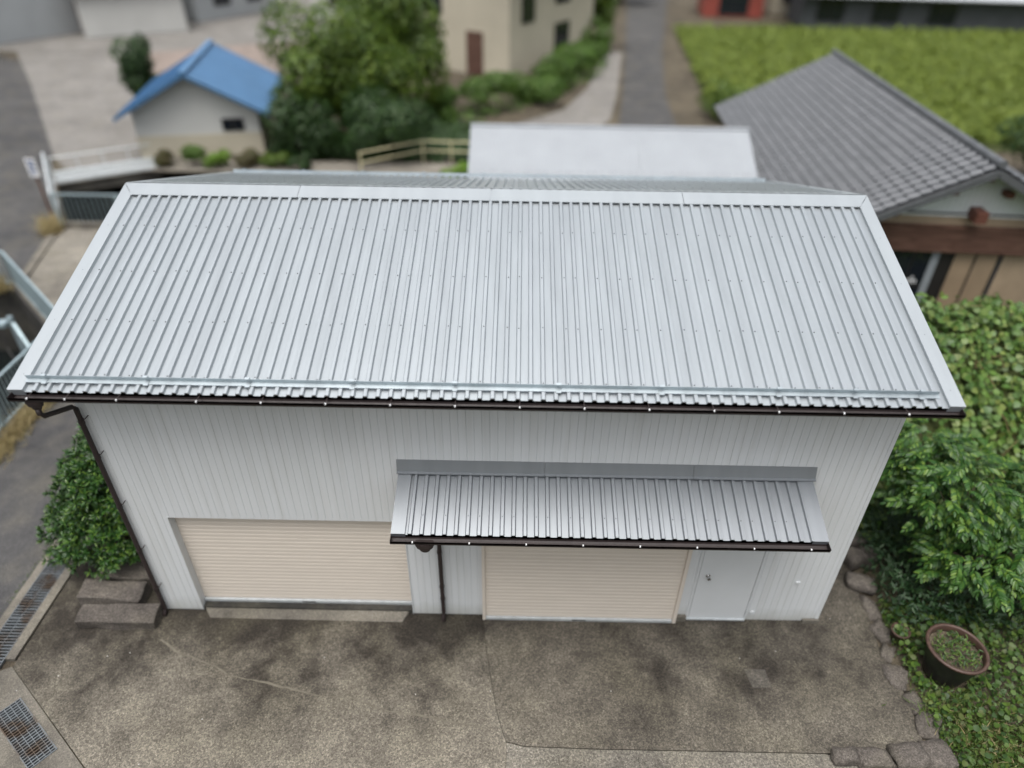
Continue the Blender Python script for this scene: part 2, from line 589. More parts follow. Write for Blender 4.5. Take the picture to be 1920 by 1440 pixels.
# pale mortar line along an old crack in the left slab
cr = [(.1, -.50), (.45, -.72), (.95, -.88), (1.3, -1.05), (1.9, -1.16), (2.5, -1.30), (3.0, -1.34), (3.5, -1.50), (4.1, -1.58), (4.55, -1.66), (4.9, -1.72)]
mb = MB()
vv, ff = [], []
cr2 = []
for (xa, ya), (xb, yb) in zip(cr[:-1], cr[1:]):
    for k in range(6):
        cr2.append((xa + (xb - xa) * k / 6 + random.uniform(-.008, .008), ya + (yb - ya) * k / 6 + random.uniform(-.012, .012)))
for i, (x, y) in enumerate(cr2):
    wd = random.uniform(.002, .008) + .007 * max(0, math.sin(i * .31))
    vv += [(x, y - wd, .004), (x + .03, y + wd, .004)]
    if i:
        ff.append((2 * i - 2, 2 * i, 2 * i + 1, 2 * i - 1))
struct('crack_repair', mb.add(vv, ff), 'crack_fill')
struct('slab_patch', MB().poly([(8.33, -.80), (8.62, -.80), (8.64, -1.06), (8.38, -1.08)], None, .006), 'patch_concrete')
# drain channel edges
struct('drain_kerb', MB().box(-2.36, -2.24, -1.02, 3.2, -.12, .004), 'kerb_concrete')
struct('drain_kerb', MB().box(-1.90, -1.765, -.86, 3.2, -.12, .003), 'kerb_concrete')
# roads beyond the sheds
struct('village_road', MB().poly([(9.4, 19.5), (12.4, 19.5), (12.2, 26), (12.6, 31.5), (14.3, 43), (19.0, 69), (24, 110), (19, 110), (15.2, 69), (11.9, 43), (10.4, 31.5), (9.6, 26)], None, -.010), 'asphalt')
struct('pale_path', MB().poly([(2.2, 20.6), (5.2, 22.0), (8.0, 24.2), (9.3, 27), (10.1, 31.5), (11.7, 43), (10.6, 43), (8.7, 33), (7.2, 28.5), (4.6, 25.6), (1.6, 23.6)], None, -.006), 'lot_concrete')
struct('rear_yard', MB().poly([(-5.0, 13.9), (3.5, 13.9), (3.5, 20.4), (-8.6, 20.4), (-8.6, 19.05), (-5.0, 19.05)], None, -.016), 'slab_concrete')

# ------------------------------------------------------------------ warehouse
W, HE, OY, D2, SL = 9.6, 4.367, .498, 2.89, .3
HR = HE + SL * (OY + D2)
CS = 1 / math.sqrt(1 + SL * SL)
SN = SL * CS
LEN = (OY + D2) / CS
PITCHR = .1345
wh = thing('metal_warehouse', 'large warehouse with ribbed silver roof, pale grey siding and two ivory roller shutters', 'warehouse')


def front(x, s, h):       # s measured down from the ridge, h off the pan
    return (x, D2 - s * CS - h * SN, HR - s * SN + h * CS)


def back(x, s, h):
    return (x, D2 + s * CS + h * SN, HR - s * SN + h * CS)


def rib_profile(n, x0):
    pr = []
    for k in range(n):
        c = x0 + k * PITCHR
        pr += [(c - PITCHR / 2, 0.), (c - .030, 0.), (c - .028, .0012), (c - .0185, .0325), (c - .0155, .034), (c + .0155, .034), (c + .0185, .0325), (c + .028, .0012), (c + .030, 0.)]
    pr.append((x0 + (n - .5) * PITCHR, 0.))
    return pr


def sheet_mesh(name, n, f, s0, s1):
    pr = rib_profile(n, 0)
    m = len(pr)
    vs = [f(x, s, h) for s in (s0, s1) for x, h in pr] + [f(x, s, h - .0012) for s in (s0, s1) for x, h in pr]
    fs = [(i, i + 1, m + i + 1, m + i) for i in range(m - 1)] + [(2 * m + i, 3 * m + i, 3 * m + i + 1, 2 * m + i + 1) for i in range(m - 1)]
    fs += [(m + i, m + i + 1, 3 * m + i + 1, 3 * m + i) for i in range(m - 1)]
    me = bpy.data.meshes.new(name)
    me.from_pydata(vs, [], [q[::-1] if f is front else q for q in fs])
    return me


for f, nm in ((front, 'front'), (back, 'rear')):
    me = sheet_mesh('roof_sheet', 5, f, .03, LEN)
    me.materials.append(MAT['galvalume'])
    for i in range(15):
        n = 5
        k0 = -1 + 5 * i
        if i == 14:
            me = sheet_mesh('roof_sheet', 4, f, .03, LEN)
            me.materials.append(MAT['galvalume'])
        share('roof_sheet', me, wh, (.009 + k0 * PITCHR, 0, random.uniform(-.0004, .0004)))


def plate(name, f, pts, h0, h1, mat, parent):
    n = len(pts)
    vs = [f(x, s, h1) for x, s in pts] + [f(x, s, h0) for x, s in pts]
    fs = [tuple(range(n)), tuple(range(n, 2 * n))[::-1]] + [(i, n + i, n + (i + 1) % n, (i + 1) % n) for i in range(n)]
    return MB().add(vs, fs).build(name, mat, parent, fixn=True)


XL, XR, TI = -.272, W + .225, .165
joints = [XL, 2.12, 4.72, 7.31, XR]
for i in range(4):
    a, b = joints[i] + (.0 if i == 0 else .003), joints[i + 1] - (.0 if i == 3 else .003)
    a1 = a + TI if i == 0 else a
    b1 = b - TI if i == 3 else b
    dz = .0015 * (i % 2)
    mb = MB()
    for f in (front, back):
        vs = [f(a, -.0, .0385 + dz), f(b, -.0, .0385 + dz), f(b1, .25, .0365 + dz), f(a1, .25, .0365 + dz), f(b1, .252, .0265 + dz), f(a1, .252, .0265 + dz)]
        vs = vs + [(x, y, z - .0015) for x, y, z in vs]
        fs = [(0, 1, 2, 3), (3, 2, 4, 5), (6, 9, 8, 7), (9, 11, 10, 8), (5, 4, 10, 11), (0, 3, 9, 6), (1, 7, 8, 2)]
        mb.add(vs, fs)
    mb.build('ridge_cap', 'trim_metal', wh, fixn=False)
for f in (front, back):
    plate('verge_trim', f, [(XL, .012), (XL + TI, .262), (XL + TI, LEN), (XL, LEN)], -.10, .0375, 'trim_metal', wh)
    plate('verge_trim', f, [(XR, .012), (XR - TI, .262), (XR - TI, LEN), (XR, LEN)], -.10, .0375, 'trim_metal', wh)
# roof screws: two-two-one rhythm over the ribs
mb = MB()


def screw(mb, f, x, s, r=.0095, h0=.0335):
    n = 6
    vs = [f(x + r * math.cos(2 * PI * k / n), s + r * math.sin(2 * PI * k / n), h0) for k in range(n)]
    vs += [f(x + .6 * r * math.cos(2 * PI * k / n), s + .6 * r * math.sin(2 * PI * k / n), h0 + .008) for k in range(n)]
    mb.add(vs, [(k, (k + 1) % n, n + (k + 1) % n, n + k) for k in range(n)] + [tuple(range(n, 2 * n))])


for s in (.88, 1.71, 2.53, 3.325):
    k = 0
    seq = [0]
    while seq[-1] < 71:
        seq.append(seq[-1] + (2, 2, 1)[len(seq) % 3])
    for k in seq:
        if 0 <= k <= 71:
            for f in (front, back):
                screw(mb, f, .009 + k * PITCHR + random.uniform(-.004, .004), s + random.uniform(-.012, .012))
    for x in (XL + .09, XR - .09):
        screw(mb, front, x, s, .009, .03)
tag(mb.build('roof_screws', 'screw_steel', wh), kind='stuff')
# snow guards: galvanised angle on clamps
BR = [.087, 1.17, 2.25, 3.36, 4.45, 5.55, 6.64, 7.88, 8.69, 9.39]
for f, s in ((front, LEN - .155), (back, LEN - .155)):
    p0, p1 = [], []
    prof = [(s + .055, .038), (s + .055, .042), (s + .004, .042), (s + .004, .095), (s, .095), (s, .038)]
    mb = MB()
    x0, x1 = -.118, 9.585
    n = len(prof)
    vs = [f(x, a, h) for x in (x0, x1) for a, h in prof]
    mb.add(vs, [(i, (i + 1) % n, n + (i + 1) % n, n + i) for i in range(n)] + [tuple(range(n)), tuple(range(n, 2 * n))[::-1]])
    g = mb.build('snow_guard', 'zinc', wh, fixn=True)
    for x in BR:
        mb = MB()
        for a, b, h0, h1 in ((s - .055, s - .003, .034, .039), (s - .008, s - .002, .034, .110), (s - .008, s + .02, .105, .111), (s - .008, s + .075, .0425, .0475)):
            vs = [f(x + i * .026, q, h) for h in (h0, h1) for q in (a, b) for i in (-1, 1)]
            mb.add(vs, [(0, 2, 3, 1), (4, 5, 7, 6), (0, 1, 5, 4), (2, 6, 7, 3), (0, 4, 6, 2), (1, 3, 7, 5)])
        mb.build('guard_clamp', 'zinc', g, fixn=True)
# soffit and timber deck under the sheets
mb = MB()
for f in (front, back):
    vs = [f(x, s, h) for h in (-.06, -.02) for s in (.03, LEN - .06) for x in (XL + .02, XR - .02)]
    mb.add(vs, [(0, 2, 3, 1), (4, 5, 7, 6), (0, 1, 5, 4), (2, 6, 7, 3), (0, 4, 6, 2), (1, 3, 7, 5)])
mb.build('roof_deck', 'dark_soffit', wh, fixn=True)
# side, rear and inner walls
DB = 2 * D2
mb = MB()
for x0, x1 in ((.0, .1), (W - .1, W)):
    vs = [(x, y, z) for x in (x0, x1) for y, z in ((.012, .0), (DB, .0), (DB, 4.44), (D2, 5.29), (.012, 4.44))]
    mb.add(vs, [(0, 1, 2, 3, 4), (9, 8, 7, 6, 5)] + [(i, 5 + i, 5 + (i + 1) % 5, (i + 1) % 5) for i in range(5)])
mb.box(.1, W - .1, DB - .1, DB, 0, 4.44)
mb.box(.1, W - .1, .17, .25, 0, 4.44)
mb.build('wall', 'siding', wh, fixn=True)
# front siding in narrow sheets, cut round the openings
PW = .1882
OPEN = [(.545, 3.645, -1, 1.955), (4.72, 7.455, -1, 2.0), (7.66, 8.54, -1, 2.02)]


def siding_piece(x0, x1, z0, z1, xs):
    """xs: start of the sheet; deep joint at xs, shallow groove at half width"""
    pts = [(0, .006), (.003, .006), (.007, .0), (PW / 2 - .004, .0), (PW / 2 - .001, .0055), (PW / 2 + .002, .0055), (PW / 2 + .006, .0), (PW - .003, .0), (PW, .006)]
    pr = []
    for i in range(len(pts) - 1):
        (a, ya), (b, yb) = pts[i], pts[i + 1]
        lo, hi = max(xs + a, x0), min(xs + b, x1)
        if hi - lo < 1e-6:
            continue
        ya2 = ya + (yb - ya) * (lo - xs - a) / (b - a)
        yb2 = ya + (yb - ya) * (hi - xs - a) / (b - a)
        if not pr:
            pr.append((lo, ya2))
        pr.append((hi, yb2))
    if len(pr) < 2:
        return
    m = len(pr)
    vs = [(x, y, z) for z in (z0, z1) for x, y in pr] + [(x, y + .012, z) for z in (z0, z1) for x, y in pr]
    fs = [(i, i + 1, m + i + 1, m + i) for i in range(m - 1)]
    fs += [(i, 2 * m + i, 2 * m + i + 1, i + 1) for i in range(m - 1)] + [(m + i, m + i + 1, 3 * m + i + 1, 3 * m + i) for i in range(m - 1)]
    MB().add(vs, fs).build('siding_panel', 'siding', wh)


xs = 0.0
while xs < W - .01:
    a, b = xs, min(xs + PW, W)
    cuts = sorted({a, b} | {q for o in OPEN for q in o[:2] if a < q < b})
    for x0, x1 in zip(cuts[:-1], cuts[1:]):
        mid = (x0 + x1) / 2
        z0 = .015
        for o in OPEN:
            if o[0] < mid < o[1]:
                z0 = o[3]
        if mid > 9.4 and z0 < .1:
            z0 = .07
        siding_piece(x0, x1, z0, 4.36, xs)
    xs += PW
MB().box(-.012, .035, -.006, .04, .02, 4.36).build('corner_trim', 'siding_trim', wh)
MB().box(W - .035, W + .012, -.006, .04, .07, 4.36).build('corner_trim', 'siding_trim', wh)
# shutter 1: set back in the wall
simple_y = .125


def shutter(name, x0, x1, y, z0, z1, pitch, label):
    e = bpy.data.objects.new(name, None)
    C.objects.link(e)
    e.parent = wh
    e['label'] = label
    pr = [(y, 0.), (y - .002, .001), (y - .005, pitch * .07), (y - .006, pitch * .30), (y - .006, pitch * .74), (y - .0055, pitch * .80), (y - .0005, pitch * .985), (y, pitch)]
    n = len(pr)
    vs = [(x, yy, z) for x in (x0, x1) for yy, z in pr]
    me = bpy.data.meshes.new('slat')
    me.from_pydata(vs, [], [(i, n + i, n + i + 1, i + 1) for i in range(n - 1)])
    me.materials.append(MAT['ivory'])
    z = z0 + .055
    while z < z1:
        share('slat', me, e, (0, random.uniform(-.0008, .0008), z))
        z += pitch
    bb = MB().box(x0 + .004, x1 - .004, y - .03, y + .004, z0, z0 + .05).build('bottom_bar', 'bottom_bar', e)
    MB().box((x0 + x1) / 2 - .1, (x0 + x1) / 2 + .1, y - .0335, y - .0295, z0 + .016, z0 + .034).build('pull_slot', 'dark_frame', e)
    return e


sh1 = shutter('roller_shutter', .545, 3.645, .125, .085, 1.98, .0735, 'wider ivory roller shutter recessed above a concrete sill')
MB().box(.535, .5445, -.012, .15, .02, 1.965).build('jamb_trim', 'siding_trim', wh)
MB().box(3.6455, 3.655, -.012, .15, .02, 1.965).build('jamb_trim', 'siding_trim', wh)
MB().box(.547, 3.643, .002, .15, 1.956, 1.968).build('lintel_trim', 'siding_trim', wh)
sh2 = shutter('roller_shutter', 4.72, 7.455, -.045, -.001, 2.05, .0735, 'ivory roller shutter with guide rails beneath the canopy')
for a, b in ((4.678, 4.719), (7.456, 7.505)):
    MB().box(a, b, -.085, .012, .003, 2.1).build('guide_rail', 'ivory', sh2)
MB().box(.56, 3.63, .0, .165, .0, .084).build('sill', 'damp_shade_concrete', wh)
mb = MB()
mb.add([(.68, -.135, .003), (3.5, -.15, .003), (3.58, -.002, .055), (.58, -.002, .055), (.58, -.002, .0), (3.58, -.002, .0)], [(0, 1, 2, 3), (0, 3, 4), (1, 5, 2), (3, 2, 5, 4)])
mb.build('ramp', 'kerb_concrete', wh)
# personnel door
dr = MB().box(7.705, 8.512, -.008, .02, .05, 1.99).build('door', 'door_paint', wh)
MB().box(7.66, 7.698, -.012, .03, .03, 2.02).build('door_frame', 'siding_trim', dr)
MB().box(8.519, 8.54, -.012, .03, .03, 2.02).build('door_frame', 'siding_trim', dr)
MB().box(7.698, 8.519, -.012, .03, 1.996, 2.02).build('door_frame', 'siding_trim', dr)
MB().box(7.698, 8.519, .021, .05, .03, 2.0).build('door_gap', 'black_gap', dr)
MB().box(7.67, 8.53, -.03, .03, .02, .046).build('threshold', 'bottom_bar', dr)
mb = MB()
mb.tube([(7.83, -.006, 1.0), (7.83, -.014, 1.0)], .03, 14)
mb.tube([(7.83, -.012, 1.0), (7.83, -.05, 1.0), (7.83, -.058, 1.0), (7.83, -.078, 1.0)], [.011, .012, .026, .024], 12)
mb.build('knob', 'chrome', dr, smooth=False)
MB().tube([(7.845, -.006, .93), (7.845, -.02, .93)], .014, 10).build('lock_cylinder', 'dark_frame', dr)
for z in (.22, 1.75):
    MB().tube([(8.522, -.018, z - .05), (8.522, -.018, z + .05)], .008, 8).build('hinge', 'siding_trim', dr)
MB().box(9.08, 9.14, -.02, .0, .86, .90).build('vent_cover', 'siding_trim', wh)
MB().tube([(8.62, -.0, .19), (8.62, -.02, .19)], .035, 12).build('pipe_cover', 'siding_trim', wh)
mb = MB().box(9.38, 9.62, -.04, .2, -.05, .068)
mb.build('footing', 'kerb_concrete', wh)
MB().box(7.505, 7.66, -.05, .012, .0, .11).build('footing', 'kerb_concrete', wh)


def gutter(x0, x1, yb, yf, zl, name='gutter', parent=wh, hooks=()):
    d = yb - yf
    prof = [(yb, zl + .012), (yb, zl - .03)]
    for k in range(7):
        a = PI * k / 6
        prof.append(((yb + yf) / 2 + d / 2 * math.cos(a), zl - .03 - .045 * math.sin(a)))
    prof += [(yf, zl), (yf - .008, zl + .003), (yf - .008, zl - .006)]
    outer = [(y, z) for y, z in prof]
    mb = MB()
    mb.sweep_x(outer, x0, x1, closed=False)
    mb.sweep_x([(y, z - .0035 if 2 <= i <= 8 else z) for i, (y, z) in enumerate(outer)], x0, x1, closed=False)
    for x in (x0, x1):
        mb.sweep_x(outer[:9] + [outer[9]], x - .002, x + .002)
    g = mb.build(name, 'gutter', parent)
    for x in hooks:
        hk = MB().box(x - .007, x + .007, yf - .014, yf + .002, zl - .010, zl + .006).build('gutter_hook', 'white_plastic', parent)
        if parent is wh:
            MB().obox((x, yf + .004, zl + .004), (x, yb, zl + .006), .010, .003).build('hook_strap', 'gutter', hk)
    return g


gt = gutter(XL + .03, XR - .02, -.478, -.585, 4.352, hooks=[-.03, .37, .91] + [1.75 + .678 * i for i in range(12)])
# hopper and downpipe at the left corner
def hopper(x, y, z, parent, sc=1.0):
    mb = MB()
    prof = [(.10, 0.), (.10, -.05), (.088, -.055), (.088, -.085), (.06, -.11), (.052, -.14), (.035, -.16)]
    for r, zz in prof:
        pass
    n = len(prof)
    vs = []
    for r, zz in prof:
        for k in range(12):
            a = 2 * PI * k / 12
            vs.append((x + sc * r * math.cos(a) * 1.15, y + sc * r * .62 * math.sin(a), z + sc * zz))
    fs = [(i * 12 + k, i * 12 + (k + 1) % 12, (i + 1) * 12 + (k + 1) % 12, (i + 1) * 12 + k) for i in range(n - 1) for k in range(12)]
    fs += [tuple((n - 1) * 12 + k for k in range(12)), tuple(range(12))]
    mb.add(vs, fs)
    return mb.build('rain_hopper', 'gutter', parent, fixn=True)


hopper(-.02, -.53, 4.29, gt, .85)
mb = MB().tube([(-.02, -.53, 4.17), (-.02, -.53, 4.10), (-.015, -.49, 4.04), (.005, -.10, 3.86), (.010, -.055, 3.80), (.010, -.055, 3.7), (.010, -.055, .10), (.010, -.07, .06), (.010, -.13, .02)], .030, 12)
dp = mb.build('downpipe', 'gutter', wh, smooth=True)
for z in (.55, 1.35, 2.2, 3.05, 3.6):
    MB().tube([(.010, -.055, z - .025), (.010, -.055, z + .025)], .035, 12).build('pipe_collar', 'gutter', dp)
    MB().tube([(.04, -.055, z + .06), (.075, -.07, z + .06), (.085, -.06, z + .07), (.085, -.01, z + .07)], .006, 6).build('pipe_bracket', 'gutter', dp)
# canopy
CX0, CX1, CZ, CY, CSL = 3.668, 8.775, 2.862, -.80, .325
cp = bpy.data.objects.new('canopy', None)
C.objects.link(cp)
cp.parent = wh
cp['label'] = 'ribbed silver canopy over the shutter and door'
ccs = 1 / math.sqrt(1 + CSL ** 2)
csn = CSL * ccs
CL = -CY / ccs


def can(x, s, h):
    return (x, -s * ccs - h * csn, CZ - s * csn + h * ccs)


k = 0
nr = int((CX1 - CX0 - .30) / PITCHR)
x0 = CX0 + .155 + PITCHR / 2
rest = nr + 1
while rest > 0:
    n = min(5, rest)
    pr = rib_profile(n, 0)
    m = len(pr)
    vs = [can(x, s, h) for s in (.0, CL) for x, h in pr] + [can(x, s, h - .0012) for s in (.0, CL) for x, h in pr]
    fs = [(i, i + 1, m + i + 1, m + i)[::-1] for i in range(m - 1)] + [(2 * m + i, 3 * m + i, 3 * m + i + 1, 2 * m + i + 1)[::-1] for i in range(m - 1)] + [(m + i, m + i + 1, 3 * m + i + 1, 3 * m + i)[::-1] for i in range(m - 1)]
    o = MB().add(vs, fs).build('roof_sheet', 'galvalume_dark', cp)
    o.location = (x0, 0, 0)
    x0 += n * PITCHR
    rest -= n
plate('verge_trim', can, [(CX0, .0), (CX0 + .165, .0), (CX0 + .165, CL + .004), (CX0, CL + .004)], -.06, .0355, 'galvalume_dark', cp)
plate('verge_trim', can, [(CX1, .0), (CX1 - .175, .0), (CX1 - .175, CL + .004), (CX1, CL + .004)], -.06, .0355, 'galvalume_dark', cp)
plate('canopy_soffit', can, [(CX0 + .01, .01), (CX1 - .01, .01), (CX1 - .01, CL - .02), (CX0 + .01, CL - .02)], -.06, -.02, 'siding_trim', cp)
mb = MB()
kk = 1
while kk < nr:
    screw(mb, can, CX0 + .155 + PITCHR * (kk + .5), CL - .24, .008)
    kk += (2, 2, 1)[kk % 3]
tag(mb.build('roof_screws', 'screw_steel', cp), kind='stuff')
fj = [CX0 - .02, 5.47, 7.30, CX1 + .03]
for a, b in zip(fj[:-1], fj[1:]):
    pr = [(-.002, 3.06), (-.005, 3.06), (-.048, 2.905), (-.078, 2.899), (-.079, 2.889), (-.046, 2.889), (-.002, 3.045)]
    MB().sweep_x(pr, a + .002, b - .002).build('wall_flashing', 'galvalume_dark', cp, fixn=True)
cg = gutter(CX0 - .0, CX1 + .005, -.790, -.895, 2.590, 'gutter', cp, hooks=[3.93 + .66 * i for i in range(8)])
hopper(4.06, -.842, 2.53, cp, 1.0)
mb = MB().tube([(4.06, -.842, 2.40), (4.06, -.80, 2.34), (4.105, -.10, 2.10), (4.11, -.06, 2.04), (4.11, -.06, 2.0), (4.105, -.06, .13), (4.105, -.075, .09), (4.105, -.15, .035)], .030, 12)
dp2 = mb.build('downpipe', 'gutter', wh, smooth=True)
for z in (.45, .72, 1.45):
    MB().tube([(4.107, -.06, z - .02), (4.107, -.06, z + .02)], .036, 12).build('pipe_collar', 'gutter', dp2)

# ------------------------------------------------------------------ steel drain grates
def grate(name, label, c, ang, ln, wd, n, cross, group=None):
    e = thing(name, label, 'drain grate', c, ang, group)
    mb = MB().box(-ln / 2, ln / 2, -wd / 2, -wd / 2 + .012, -.03, .002).box(-ln / 2, ln / 2, wd / 2 - .012, wd / 2, -.03, .002)
    mb.box(-ln / 2, -ln / 2 + .012, -wd / 2 + .012, wd / 2 - .012, -.03, .0015).box(ln / 2 - .012, ln / 2, -wd / 2 + .012, wd / 2 - .012, -.03, .0015)
    mb.build('frame', 'grate_steel', e)
    mb = MB()
    for i in range(1, n):
        x = -ln / 2 + ln * i / n
        mb.box(x - .007, x + .007, -wd / 2 + .012, wd / 2 - .012, -.03, .0)
    tag(mb.build('bars', 'grate_steel', e), kind='stuff')
    for i in range(cross):
        y = -wd / 2 + wd * (i + 1) / (cross + 1)
        MB().box(-ln / 2 + .012, ln / 2 - .012, y - .004, y + .004, -.012, .001).build('cross_bar', 'grate_steel', e)
    return e


for i in range(5):
    grate('drain_grate', 'narrow steel grating section set in the gutter beside the asphalt road', (-2.07, -.60 + .80 * i, .004), PI / 2, .79, .335, 16, 1, 'roadside gutter gratings')
MBc = MB().box(-2.3, -1.84, -1.05, 3.25, -.4, -.26)
struct('drain_channel', MBc, 'damp_shade_concrete')
ang = math.atan2(-.64, .83)
gc = ((-1.35 - .724) / 2, (-1.42 - 2.325) / 2)
grate('drain_grate', 'wide rusty steel grating in the concrete corner, set at an angle', (gc[0], gc[1], .008), ang, 1.06, .34, 24, 4)

# ------------------------------------------------------------------ stone blocks and edging stones
def rock_mesh(size, seed, rough=.12, sub=2, flat=.55):
    import bmesh
    bm = bmesh.new()
    bmesh.ops.create_cube(bm, size=1)
    bmesh.ops.subdivide_edges(bm, edges=bm.edges[:], cuts=3, use_grid_fill=True)
    rg = np.random.default_rng(seed)
    off = rg.uniform(-50, 50, 3)
    from mathutils import noise
    for v in bm.verts:
        p = v.co.copy()
        q = p.normalized() * .62
        p = p * flat + q * (1 - flat)
        nn = noise.noise(Vector((p * 2.3)) + Vector(off)) * rough + noise.noise(Vector((p * 6)) + Vector(off)) * rough * .4
        p += p.normalized() * nn
        v.co = Vector((p.x * size[0], p.y * size[1], p.z * size[2]))
    me = bpy.data.meshes.new('stone')
    bm.to_mesh(me)
    bm.free()
    return me


def slab_mesh(size, seed, rough=.022):
    import bmesh
    from mathutils import noise
    bm = bmesh.new()
    bmesh.ops.create_cube(bm, size=1)
    for v in bm.verts:
        v.co = Vector((v.co.x * size[0], v.co.y * size[1], v.co.z * size[2]))
    bmesh.ops.bevel(bm, geom=bm.edges[:], offset=.012, segments=1, affect='EDGES')
    bmesh.ops.triangulate(bm, faces=bm.faces[:])
    bmesh.ops.subdivide_edges(bm, edges=bm.edges[:], cuts=3, use_grid_fill=True)
    o = Vector((seed * 3.1, seed * 1.7, 0))
    for v in bm.verts:
        v.co += Vector((noise.noise(v.co * 4 + o), noise.noise(v.co * 4 + o * 2), noise.noise(v.co * 5 + o * 3))) * rough * 2
    me = bpy.data.meshes.new('stone_block')
    bm.to_mesh(me)
    bm.free()
    return me


for sz, loc, rz, lb, sd_ in (((1.14, .30, .20), (-.58, -.21, .09), .02, 'front flat-topped long stone block by the downpipe foot', 1),
                             ((.94, .34, .22), (-.84, .17, .10), -.03, 'middle rough stone block lying between two others', 2),
                             ((.86, .32, .19), (-.80, .56, .095), .04, 'rear mossy stone block tucked under the bush', 3)):
    o = mesh_obj('stone_block', slab_mesh(sz, sd_), 'stone')
    o.location = loc
    o.rotation_euler.z = rz
    tag(o, lb, 'stone block')
ED = [(10.72, 1.50, .30, .26, .30, 'rounded tan edging stone nearest the warehouse side wall'), (10.55, 1.14, .28, .3, .26, 'grey edging stone behind the broken slab edge'),
      (10.78, 1.16, .26, .3, .28, 'outer grey edging stone wedged beside the dark undergrowth'), (10.50, .66, .26, .42, .16, 'long low edging stone level with the warehouse corner')]
for i, (x, y, a, b, h, lb) in enumerate(ED):
    o = mesh_obj('edging_stone', rock_mesh((a, b, h), 20 + i), 'stone', smooth=True)
    o.location = (x, y, .02 + h * .25)
    o.rotation_euler.z = i * .4
    tag(o, lb, 'stone')
ED2 = [(10.50, .26, .20, .40), (10.50, -.16, .26, .30), (10.44, -.50, .18, .26), (10.40, -.86, .26, .36), (10.47, -1.22, .20, .24), (10.53, -1.54, .28, .38)]
for i, (x, y, a, b) in enumerate(ED2):
    o = mesh_obj('edging_stone', rock_mesh((a, b, .2), 40 + i, .26), 'stone', smooth=True)
    o.location = (x, y, -.055)
    o.rotation_euler = (.12 * math.sin(i * 3.7), .15 * math.cos(i * 2.9), .6 * math.sin(i * 2.1))
    tag(o, 'low stone edging the yard slab along the weed bed', 'stone', 'stones edging the weed bed')
ED3 = [(9.27, -1.98, .30, .20, .17, 'small dark rounded stone at the end of the yard row'), (9.64, -2.0, .40, .22, .16, 'pale lichen-spotted stone second in the yard row'),
       (10.06, -1.98, .40, .30, .2, 'large reddish brown block stone in the yard row'), (10.42, -1.97, .36, .32, .2, 'large brown corner stone where yard meets weeds')]
for i, (x, y, a, b, h, lb) in enumerate(ED3):
    o = mesh_obj('edging_stone', rock_mesh((a, b, h), 60 + i, .22, 2, .6), 'stone', smooth=True)
    o.location = (x, y, .02 + .01 * i)
    tag(o, lb, 'stone')


# ------------------------------------------------------------------ foliage builders
def quat_frames(n, normals, spin):
    """per-leaf frames: returns x (length), y (width), z(normal)"""
    nz = normals / np.linalg.norm(normals, axis=1, keepdims=True)
    ref = np.where(np.abs(nz[:, 2:3]) < .9, np.array([[0, 0, 1.]]), np.array([[1., 0, 0]]))
    a = np.cross(ref, nz)
    a /= np.linalg.norm(a, axis=1, keepdims=True)
    b = np.cross(nz, a)
    x = a * np.cos(spin)[:, None] + b * np.sin(spin)[:, None]
    y = np.cross(nz, x)
    return x, y, nz


def leaf_proto(kind):
    if kind == 'round':        # heart shaped, folded along the midrib
        v = [(0, 0, 0), (.05, .30, .05), (.35, .50, .06), (.70, .36, .02), (1.0, 0, -.10), (.70, -.36, .02), (.35, -.50, .06), (.05, -.30, .05), (.45, 0, -.02)]
        f = [(0, 8, 2, 1), (8, 3, 2), (8, 4, 3), (8, 5, 4), (8, 6, 5), (0, 7, 6, 8)]
    elif kind == 'long':       # lanceolate
        v = [(0, 0, 0), (.3, .13, .04), (.7, .11, .0), (1.0, 0, -.10), (.7, -.11, .0), (.3, -.13, .04), (.5, 0, -.01)]
        f = [(0, 6, 1), (6, 2, 1), (6, 3, 2), (6, 4, 3), (6, 5, 4), (0, 5, 6)]
    elif kind == 'blade':
        v = [(0, .035, 0), (0, -.035, 0), (.5, .03, .1), (.5, -.03, .1), (.85, .015, .05), (.85, -.015, .05), (1.0, 0, -.06)]
        f = [(0, 1, 3, 2), (2, 3, 5, 4), (4, 5, 6)]
    else:                      # clump: two crossed bent leaves
        v = [(0, 0, 0), (.5, .28, .08), (1, 0, -.1), (.5, -.28, .08), (.5, 0, -.03)]
        f = [(0, 4, 1), (4, 2, 1), (4, 3, 2), (0, 3, 4)]
    return np.array(v, float), f


def leaves_mesh(name, pts, normals, size, kind, mat, spin=None, rg=RNG):
    n = len(pts)
    v, f = leaf_proto(kind)
    spin = rg.uniform(0, 2 * PI, n) if spin is None else spin
    x, y, z = quat_frames(n, normals, spin)
    size = np.broadcast_to(size, (n,))
    V = pts[:, None, :] + (v[None, :, 0:1] * x[:, None] + v[None, :, 1:2] * y[:, None] + v[None, :, 2:3] * z[:, None]) * size[:, None, None]
    V = V.reshape(-1, 3)
    m = len(v)
    loops, starts, totals = [], [], []
    fl = np.concatenate([np.array(q) for q in f])
    ft = np.array([len(q) for q in f])
    L = (fl[None] + (np.arange(n) * m)[:, None]).reshape(-1)
    T = np.tile(ft, n)
    me = bpy.data.meshes.new(name)
    me.vertices.add(len(V))
    me.vertices.foreach_set('co', V.reshape(-1))
    me.loops.add(len(L))
    me.loops.foreach_set('vertex_index', L.astype(np.int32))
    me.polygons.add(len(T))
    st = np.concatenate([[0], np.cumsum(T)[:-1]])
    me.polygons.foreach_set('loop_start', st.astype(np.int32))
    me.polygons.foreach_set('loop_total', T.astype(np.int32))
    me.update(calc_edges=True)
    me.validate()
    me.materials.append(MAT[mat])
    return me


